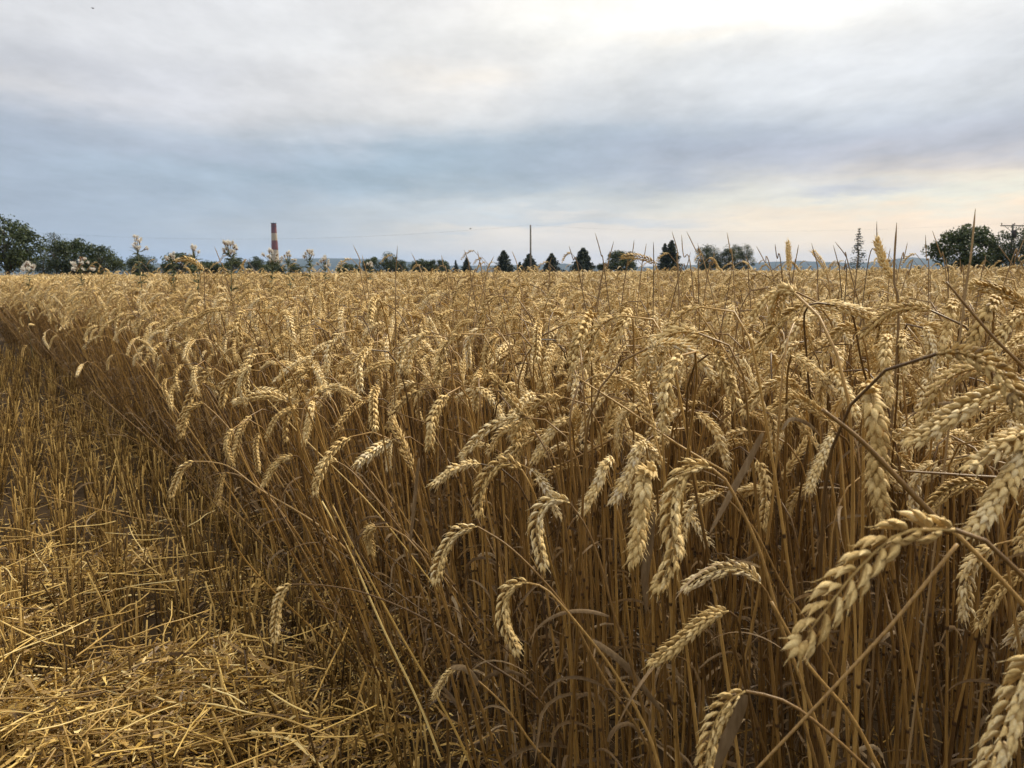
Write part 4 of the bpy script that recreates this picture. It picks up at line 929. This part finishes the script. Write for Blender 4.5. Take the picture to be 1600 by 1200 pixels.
# ------------------------------------------------------------------ trees along the far side of the field
def leaf_cards(C, size, r, up=.2):
    n = len(C); D = unit(r.normal(0, 1, (n, 3)) + np.array([0, 0, up])); a = unit(np.cross(D, r.normal(0, 1, (n, 3)))); b = np.cross(D, a)
    s = size * r.uniform(.6, 1.3, n)[:, None]; V = np.stack([C - a * s, C - b * s * .6, C + a * s, C + b * s * .6], 1).reshape(-1, 3)
    return V, np.arange(4 * n).reshape(-1, 4)
def tree_px(x, w, top, D, kind, label, cat='tree', seed=None, lean=0, gaps=.5, low=.25, group='trees beyond the field'):
    """x, w, top: photo pixels of the crown; D metres away"""
    r = np.random.default_rng(int(x * 11 + top) if seed is None else seed)
    tp = at(x, top, D); base = np.array([tp[0], tp[1], 0.0]); Ht = tp[2]; Wd = w / FPX * D * ((1.35 if kind == 'spruce' else 1.15) if kind in ('spruce', 'sparse') else (1.16 if x > 900 else 1.0))
    e = bpy.data.objects.new('spruce_tree' if kind in ('spruce', 'sparse') else 'broadleaf_tree', None); COL.objects.link(e); e.location = base; tag(e, label, cat, group)
    tr, cr = Geo(), Geo()
    trunk = catmull(np.array([[0, 0, -.2], [r.normal(0, .02) * Wd, r.normal(0, .02) * Wd, Ht * .35], [r.normal(0, .03) * Wd, 0, Ht * .7], [0, 0, Ht * .97]]), 16)
    v, q = tube(trunk, np.interp(np.linspace(0, 1, 16), [0, .1, 1], [Ht * .028, Ht * .02, Ht * .003]), 7); tr.add(v, q, tint=.5)
    if kind in ('spruce', 'sparse'):
        nt_ = int(26 if kind == 'spruce' else 20); cards = []
        for k in range(nt_):
            f = k / (nt_ - 1); z = Ht * (.08 + .90 * f); rad = Wd / 2 * (1.2 if kind == 'spruce' else 1.1) * (1 - f) ** .85 * r.uniform(.68, 1.15) + .035 * Wd
            for b in range(int(10 if kind == 'spruce' else 6)):
                a = r.uniform(0, 6.28); L_ = rad * r.uniform(.65, 1.12); u = np.linspace(0, 1, 6)[:, None]
                d = np.array([math.cos(a), math.sin(a), 0]); P = np.array([0, 0, z]) + d * L_ * u + np.array([0, 0, 1]) * (-.38 * L_ * u ** 1.2 + .22 * L_ * u ** 3)
                v, q = tube(P, np.linspace(.02, .006, 6) * Ht / 9, 3); tr.add(v, q, tint=.3)
                m_ = int((30 if kind == 'spruce' else 9) * (.4 + L_ / (Wd / 2))); uu = r.uniform(.1, 1.02, m_)
                c = np.stack([np.interp(uu, u[:, 0], P[:, k2]) for k2 in range(3)], 1) + r.normal(0, .03, (m_, 3)) * Wd * np.array([.7, .7, .5]); c[:, 2] -= np.abs(r.normal(0, .025, m_)) * Wd; cards.append(c)
        c = np.vstack(cards); v, q = leaf_cards(c, Wd * .034, r); cr.add(v, q, tint=np.repeat(r.uniform(0, 1, len(c)), 4)); mt = M['needle']
    else:
        nb = int(26 + 14 * Wd / max(Ht, 1)); cs = []
        rz = Ht * (1 - low) / 2; cz = Ht * (low + 1) / 2
        for k in range(nb):
            d = unit(r.normal(0, 1, 3)); rr = r.uniform(.5, .92); full = 1.0 if d[2] > 0 else 1.0 + .35 * abs(d[2]); c = np.array([d[0] * Wd / 2 * rr * full, d[1] * Wd / 2 * rr * full, cz + d[2] * rz * rr]); br = min(Wd, 2 * rz) * r.uniform(.11, .22)
            c[2] = min(c[2], Ht - br * .8)
            s0 = trunk[int(np.clip((c[2] / Ht) * .6, .1, .9) * 15)]; bp = catmull(np.array([s0, s0 * .45 + c * .55 + r.normal(0, .03, 3) * Wd, c]), 7); v, q = tube(bp, np.linspace(.010, .002, 7) * Ht, 4); tr.add(v, q, tint=.4)
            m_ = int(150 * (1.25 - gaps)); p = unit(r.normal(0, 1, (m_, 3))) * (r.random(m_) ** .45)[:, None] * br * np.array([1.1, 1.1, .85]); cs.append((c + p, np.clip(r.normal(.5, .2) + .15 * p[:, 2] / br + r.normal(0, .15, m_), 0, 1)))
        m_ = int(800 * (1.2 - gaps)); d = unit(r.normal(0, 1, (m_, 3))) * (r.random(m_) ** .33)[:, None] * np.array([Wd / 2, Wd / 2, rz]) * .97; d[:, 2] += cz; cs.append((d, r.uniform(.1, .9, m_)))
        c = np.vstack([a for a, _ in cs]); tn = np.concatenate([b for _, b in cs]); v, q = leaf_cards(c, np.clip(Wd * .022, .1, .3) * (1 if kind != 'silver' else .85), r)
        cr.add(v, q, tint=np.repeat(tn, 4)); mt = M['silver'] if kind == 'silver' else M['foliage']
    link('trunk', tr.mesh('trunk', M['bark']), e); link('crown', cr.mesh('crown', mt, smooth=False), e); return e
T = tree_px
T(6, 104, 333, 136, 'broad', 'tall dark broadleaf tree cut by the left border', gaps=.2, low=.16)
T(84, 52, 360, 155, 'silver', 'airy pale tree standing behind the dark bushes at left', gaps=.8, low=.2)
T(66, 40, 395, 150, 'broad', 'low dark shrub filling the foot between the two left trees', gaps=.4, low=.02)
T(117, 88, 371, 148, 'broad', 'wide dark bushy tree, left half of the left clump', gaps=.25, low=.02)
T(158, 62, 382, 146, 'broad', 'dark bushy tree sloping down at the right end of the left clump', gaps=.3, low=.02)
T(221, 50, 397, 210, 'broad', 'round tree behind the tallest thistle', gaps=.4, low=.05)
T(281, 62, 394, 210, 'broad', 'broad dark tree behind the two low thistles', gaps=.35, low=.05)
T(324, 48, 405, 220, 'broad', 'low dark tree between two thistles left of the chimney', gaps=.35, low=.05)
T(364, 40, 402, 220, 'broad', 'dark tree hidden behind the bushy thistle', gaps=.4, low=.05)
T(398, 32, 400, 220, 'broad', 'small dark tree just left of the chimney', gaps=.35, low=.05)
T(424, 40, 405, 230, 'broad', 'dark tree at the foot of the chimney', gaps=.35, low=.05)
T(461, 26, 411, 230, 'broad', 'small low tree between the thistles right of the chimney', gaps=.4, low=.05)
T(545, 44, 411, 240, 'broad', 'low round tree at the end of the distant blue hill', gaps=.4, low=.05)
T(581, 34, 401, 240, 'broad', 'flat topped dark tree, left of a taller knobbly one', gaps=.35, low=.1)
T(608, 32, 392, 240, 'broad', 'knobbly dark tree, tallest of the middle group', gaps=.35, low=.1)
T(624, 26, 405, 242, 'broad', 'small dark tree leaning on the tallest of the middle group', gaps=.35, low=.05)
T(657, 42, 403, 240, 'broad', 'rounded dark tree, left one of a low pair', gaps=.3, low=.05)
T(686, 38, 405, 240, 'broad', 'rounded dark tree, right one of a low pair', gaps=.3, low=.05)
T(712, 10, 406, 240, 'spruce', 'tiny thin spruce right of the low pair of trees')
T(729, 18, 402, 240, 'spruce', 'small narrow spruce left of the three middle spruces')
T(787, 28, 391, 230, 'spruce', 'pointed dark spruce left of the lone utility pole')
T(812, 14, 409, 235, 'spruce', 'tiny spruce leaning against the spruce at the pole')
T(827, 32, 397, 228, 'spruce', 'dark spruce directly beneath the lone utility pole')
T(862, 28, 396, 228, 'spruce', 'pointed dark spruce right of the lone utility pole')
T(911, 40, 388, 225, 'spruce', 'wide bushy spruce with a blunt top at the centre')
T(942, 22, 410, 228, 'broad', 'low bush between the bushy spruce and a leafy tree', gaps=.4, low=.02)
T(970, 44, 390, 225, 'broad', 'leafy round tree right of the bushy spruce', gaps=.2, low=.04)
T(1039, 24, 380, 215, 'spruce', 'left one of two tall close spruces')
T(1050, 30, 375, 214, 'spruce', 'right and taller one of two close spruces')
T(1106, 38, 378, 215, 'silver', 'pale oval birch standing alone right of the two spruces', gaps=-.15, low=.03)
T(1140, 34, 379, 215, 'silver', 'pale birch, left one of a pair', gaps=-.15, low=.03)
T(1164, 26, 378, 216, 'silver', 'pale birch, right one of a pair', gaps=-.15, low=.03)
T(1343, 32, 356, 180, 'sparse', 'tall sparse spruce with thin drooping branches, against the hills')
T(1511, 92, 350, 120, 'broad', 'big round dark tree with sky showing through near the right border', gaps=.3, low=.02, seed=91)
T(1588, 54, 352, 118, 'broad', 'dark tree cut by the right border beneath the crossarm', gaps=.45, low=.05)
T(1552, 26, 392, 122, 'broad', 'low bush between the two right trees', gaps=.4, low=.02)
T(1434, 12, 417, 240, 'broad', 'tiny far bush beneath the rounded hill', gaps=.3, low=.02)

# ------------------------------------------------------------------ chimney
def chimney(x, top, wpx, D):
    tp = at(x, top, D); base = np.array([tp[0], tp[1], 0]); Ht = tp[2]; rt = wpx / FPX * D / 2
    e = bpy.data.objects.new('factory_chimney', None); COL.objects.link(e); e.location = base; tag(e, 'tall red and cream banded factory chimney far beyond the trees', 'chimney')
    g = Geo(); s = 28; m = Ht / (424 - top)
    zs = [0, Ht * .30, Ht - 38.5 * m, Ht - 37.5 * m, Ht - 25 * m, Ht - 14.5 * m, Ht - 5 * m, Ht - 1 * m]; mats = [1, 1, 0, 0, 1, 0, 0]
    V = np.array([[math.cos(a) * w, math.sin(a) * w, z] for z in zs for w in [rt * (1 + .75 * (1 - z / Ht))] for a in np.linspace(0, 2 * np.pi, s, endpoint=False)]); g.add(V)
    for i, mi in enumerate(mats):
        g.q.append(np.array([[i * s + j, i * s + (j + 1) % s, (i + 1) * s + (j + 1) % s, (i + 1) * s + j] for j in range(s)])); g.qm.append(np.full(s, mi))
    link('shaft', g.mesh('shaft', [M['brick_red'], M['cream']]), e)
    def ring(name, z0, z1, r0, r1, mat):
        V = np.array([[math.cos(a) * w, math.sin(a) * w, z] for z, w in ((z0, r0), (z0, r1), (z1, r1), (z1, r0)) for a in np.linspace(0, 2 * np.pi, s, endpoint=False)])
        Q = [[i * s + j, i * s + (j + 1) % s, ((i + 1) % 4) * s + (j + 1) % s, ((i + 1) % 4) * s + j] for i in range(4) for j in range(s)]
        return link(name, Geo().add(V, Q).mesh(name, mat, smooth=False), e)
    ring('rim', Ht - 1 * m, Ht, rt * .8, rt * 1.15, M['dark_metal']); ring('gallery', Ht - 4.6 * m, Ht - 4.1 * m, rt * 1.02, rt * 1.3, M['dark_metal']); ring('gallery', Ht - 38.2 * m, Ht - 37.7 * m, rt * 1.1, rt * 1.45, M['dark_metal'])
    for k in range(4):
        a = k * 1.57 + .4; P = np.array([[math.cos(a) * rt, math.sin(a) * rt, Ht - .5 * m], [math.cos(a) * rt, math.sin(a) * rt, Ht + 2.4 * m]]); v, q = tube(P, .06 * m, 5); link('lightning_rod', Geo().add(v, q).mesh('lightning_rod', M['dark_metal']), e)
    v, q = tube(np.array([[rt * .3, -rt * 1.12, 0], [rt * .15, -rt * 1.06, Ht - 5 * m]]), .12 * m, 5); link('ladder', Geo().add(v, q).mesh('ladder', M['dark_metal']), e)
chimney(427.5, 348.5, 7.6, 1300)

# ------------------------------------------------------------------ power line
def box(g, c, s, rz=0):
    c, s = np.asarray(c, float), np.asarray(s, float) / 2; V = np.array([[x, y, z] for x in (-1, 1) for y in (-1, 1) for z in (-1, 1)]) * s
    ca, sa = math.cos(rz), math.sin(rz); V = V @ np.array([[ca, -sa, 0], [sa, ca, 0], [0, 0, 1]]).T + c
    g.add(V, [[0, 1, 3, 2], [4, 6, 7, 5], [0, 4, 5, 1], [2, 3, 7, 6], [0, 2, 6, 4], [1, 5, 7, 3]]); return g
def pole(x, top, D, label, arm, armdir, transformer=False):
    tp = at(x, top, D); base = np.array([tp[0], tp[1], 0]); Ht = tp[2]
    e = bpy.data.objects.new('utility_pole', None); COL.objects.link(e); e.location = base; tag(e, label, 'utility pole', 'poles of the power line')
    v, q = tube(np.array([[0, 0, -.3], [0, 0, Ht * .5], [0, 0, Ht]]), np.array([.19, .16, .125]), 10, cap=True); link('post', Geo().add(v, q).mesh('post', M['pole_wood']), e)
    d = np.array([math.cos(armdir), math.sin(armdir), 0]); ca = link('crossarm', box(Geo(), np.array([0, 0, Ht - .25]) + d * 0, (arm, .13, .15), armdir).mesh('crossarm', M['pole_wood'], smooth=False), e)
    for s in (-.46, 0.06, .46):
        p = d * s * arm + np.array([0, 0, Ht - .175]); g = Geo(); v, q = tube(p + np.array([[0, 0, 0], [0, 0, .10], [0, 0, .14], [0, 0, .26], [0, 0, .34]]), np.array([.03, .03, .085, .075, .03]), 8, cap=True); g.add(v, q); link('insulator', g.mesh('insulator', M['ceramic']), e)
    g = Geo()
    for s in (-1, 1):
        v, q = tube(np.array([d * s * arm * .34 + np.array([0, 0, Ht - .3]), np.array([0, 0, Ht - 1.2])]), .035, 5); g.add(v, q)
    link('brace', g.mesh('brace', M['dark_metal']), e)
    if transformer:
        g = Geo(); v, q = tube(np.array([[0, -.42, Ht - 2.1], [0, -.42, Ht - 2.05], [0, -.42, Ht - .95], [0, -.42, Ht - .9]]), np.array([.30, .36, .36, .28]), 12, cap=True); g.add(v, q); link('transformer', g.mesh('transformer', M['dark_metal']), e)
    return base + np.array([0, 0, Ht + .16])
pA = pole(4, 361, 142, 'grey utility pole half hidden by the tall left border tree', 1.8, 1.2)
pB = pole(829, 353, 142, 'lone thin utility pole rising above the spruces at the centre', 1.4, 1.45)
pC = pole(1583, 350, 118, 'utility pole with wide crossarm and transformer before the right border tree', 4.0, .12, True)
def wire(a, b, sag, label, rad):
    u = np.linspace(0, 1, 60)[:, None]; P = a + (b - a) * u; P[:, 2] -= (sag * 4 * u * (1 - u))[:, 0]; o = P[0].copy(); v, q = tube(P - o, rad, 4)
    tag(link('power_cable', Geo().add(v, q).mesh('power_cable', M['wire']), loc=o), label, 'cable', 'cables of the power line')
wire(pA, pB, 2.0, 'thin sagging power cable across the grey sky at left', .007)
wire(pB, pC, 1.2, 'thin power cable running right from the lone pole to the crossarm', .004)

# ------------------------------------------------------------------ birds
def bird(x, y, D, label, span=.5, az=.4):
    o = at(x, y, D); g = Geo(); n = 9; u = np.linspace(-1, 1, n); rad = .14 * span * np.array([.05, .45, .8, 1, .95, .75, .5, .35, .1]); v, q = tube(np.stack([u * .32 * span, 0 * u, .02 * span * np.cos(u * 2)], 1), rad * .8, 8); g.add(v, q)
    for s in (-1, 1):
        P = np.array([[0, 0, .04], [.03, .22, .14], [-.02, .42, .10], [-.10, .55, .02]]) * span * np.array([1, s, 1]); P = catmull(P, 8); w = np.linspace(.12, .02, 8)[:, None] * span * np.array([[1., 0, 0]])
        V = np.stack([P + w, P + [0, 0, .012 * span], P - w, P - [0, 0, .006 * span]], 1); i = np.arange(7) * 4; g.add(V.reshape(-1, 3), np.vstack([np.stack([i + a, i + (a + 1) % 4, i + 4 + (a + 1) % 4, i + 4 + a], -1) for a in range(4)]))
    V = np.array([[-.26, -.02, 0], [-.26, .02, 0], [-.46, .10, .01], [-.46, -.10, .01], [-.26, -.02, .015], [-.26, .02, .015], [-.46, .10, .02], [-.46, -.10, .02]]) * span; g.add(V, [[0, 1, 2, 3], [7, 6, 5, 4], [2, 6, 7, 3], [1, 5, 6, 2], [3, 7, 4, 0]])
    ob = link('bird', g.mesh('bird', M['bird']), loc=o); ob.rotation_euler = (.15, 0, az); tag(ob, label, 'bird', 'birds in the sky')
bird(735.5, 357.5, 85, 'tiny dark bird low in the sky left of the lone pole', .42)
bird(145, 13, 75, 'tiny dark bird at the top left of the sky', .45, 1.2)

# ------------------------------------------------------------------ hills and haze
def hills():
    g = Geo(); na, nr = 260, 14; az = np.linspace(R(-46), R(46), na)
    ctrl = [(-800, 414), (0, 414), (200, 412), (400, 410), (455, 404), (510, 403), (600, 405), (640, 409), (700, 415), (760, 415), (840, 413), (880, 411.5), (940, 416), (1000, 417), (1080, 414), (1150, 412), (1190, 409.5), (1250, 407.5), (1300, 410), (1330, 411), (1380, 408.5), (1405, 403.5), (1425, 401.5), (1455, 404.5), (1480, 406), (1560, 407), (1700, 408), (2400, 410)]
    hz = [424, 424]
    axs, hs = [], []
    for x, y in ctrl:
        v = ray(x, y); axs.append(math.atan2(v[0], v[1])); hs.append(max(v[2] / math.hypot(v[0], v[1]), .001))
    top = np.interp(az, axs, hs)
    sm = np.random.default_rng(8).normal(0, 1, na); sm = np.convolve(sm, np.ones(5) / 5, 'same') * .00022; top = top + sm
    V = []
    for k in range(nr):
        f = k / (nr - 1); rr = 6200 + 2800 * f; shape = math.sin(min(f, 1) * math.pi) ** .8 if 0 < f < 1 else 0
        rough = np.interp(az * 90 + k * 3.1, np.arange(-100, 200), np.random.default_rng(20 + k).random(300))
        h = top * 7600 * shape * (.82 + .18 * (1 - abs(2 * f - 1))) * (1 - .12 * rough * (1 if abs(f - .5) > .1 else 0)) - (4 if f in (0, 1) else 0)
        V.append(np.stack([np.sin(az) * rr, np.cos(az) * rr, h + (CAM_H if shape else 0)], 1))
    V = np.vstack(V); i, j = np.meshgrid(np.arange(na - 1), np.arange(nr - 1)); b = (j * na + i).ravel(); g.add(V, np.stack([b, b + 1, b + na + 1, b + na], -1))
    tag(link('hills', g.mesh('hills', M['hill'])), 'low blue wooded hills along the horizon', 'hills', kind='structure')
hills()
def haze():
    m = bpy.data.materials.new('haze_air'); m.use_nodes = True; nt = m.node_tree; nt.nodes.clear(); o = nt.nodes.new('ShaderNodeOutputMaterial'); p = nt.nodes.new('ShaderNodeVolumePrincipled')
    p.inputs['Color'].default_value = (.42, .62, 1.0, 1); p.inputs['Density'].default_value = 5.0e-5; p.inputs['Anisotropy'].default_value = 0.0
    nt.links.new(p.outputs[0], o.inputs['Volume'])
    g = box(Geo(), (0, 0, 149), (29000, 29000, 300)); ob = link('haze', g.mesh('haze', m, smooth=False)); tag(ob, 'thin bluish air over the far fields', 'haze', kind='stuff')
haze()
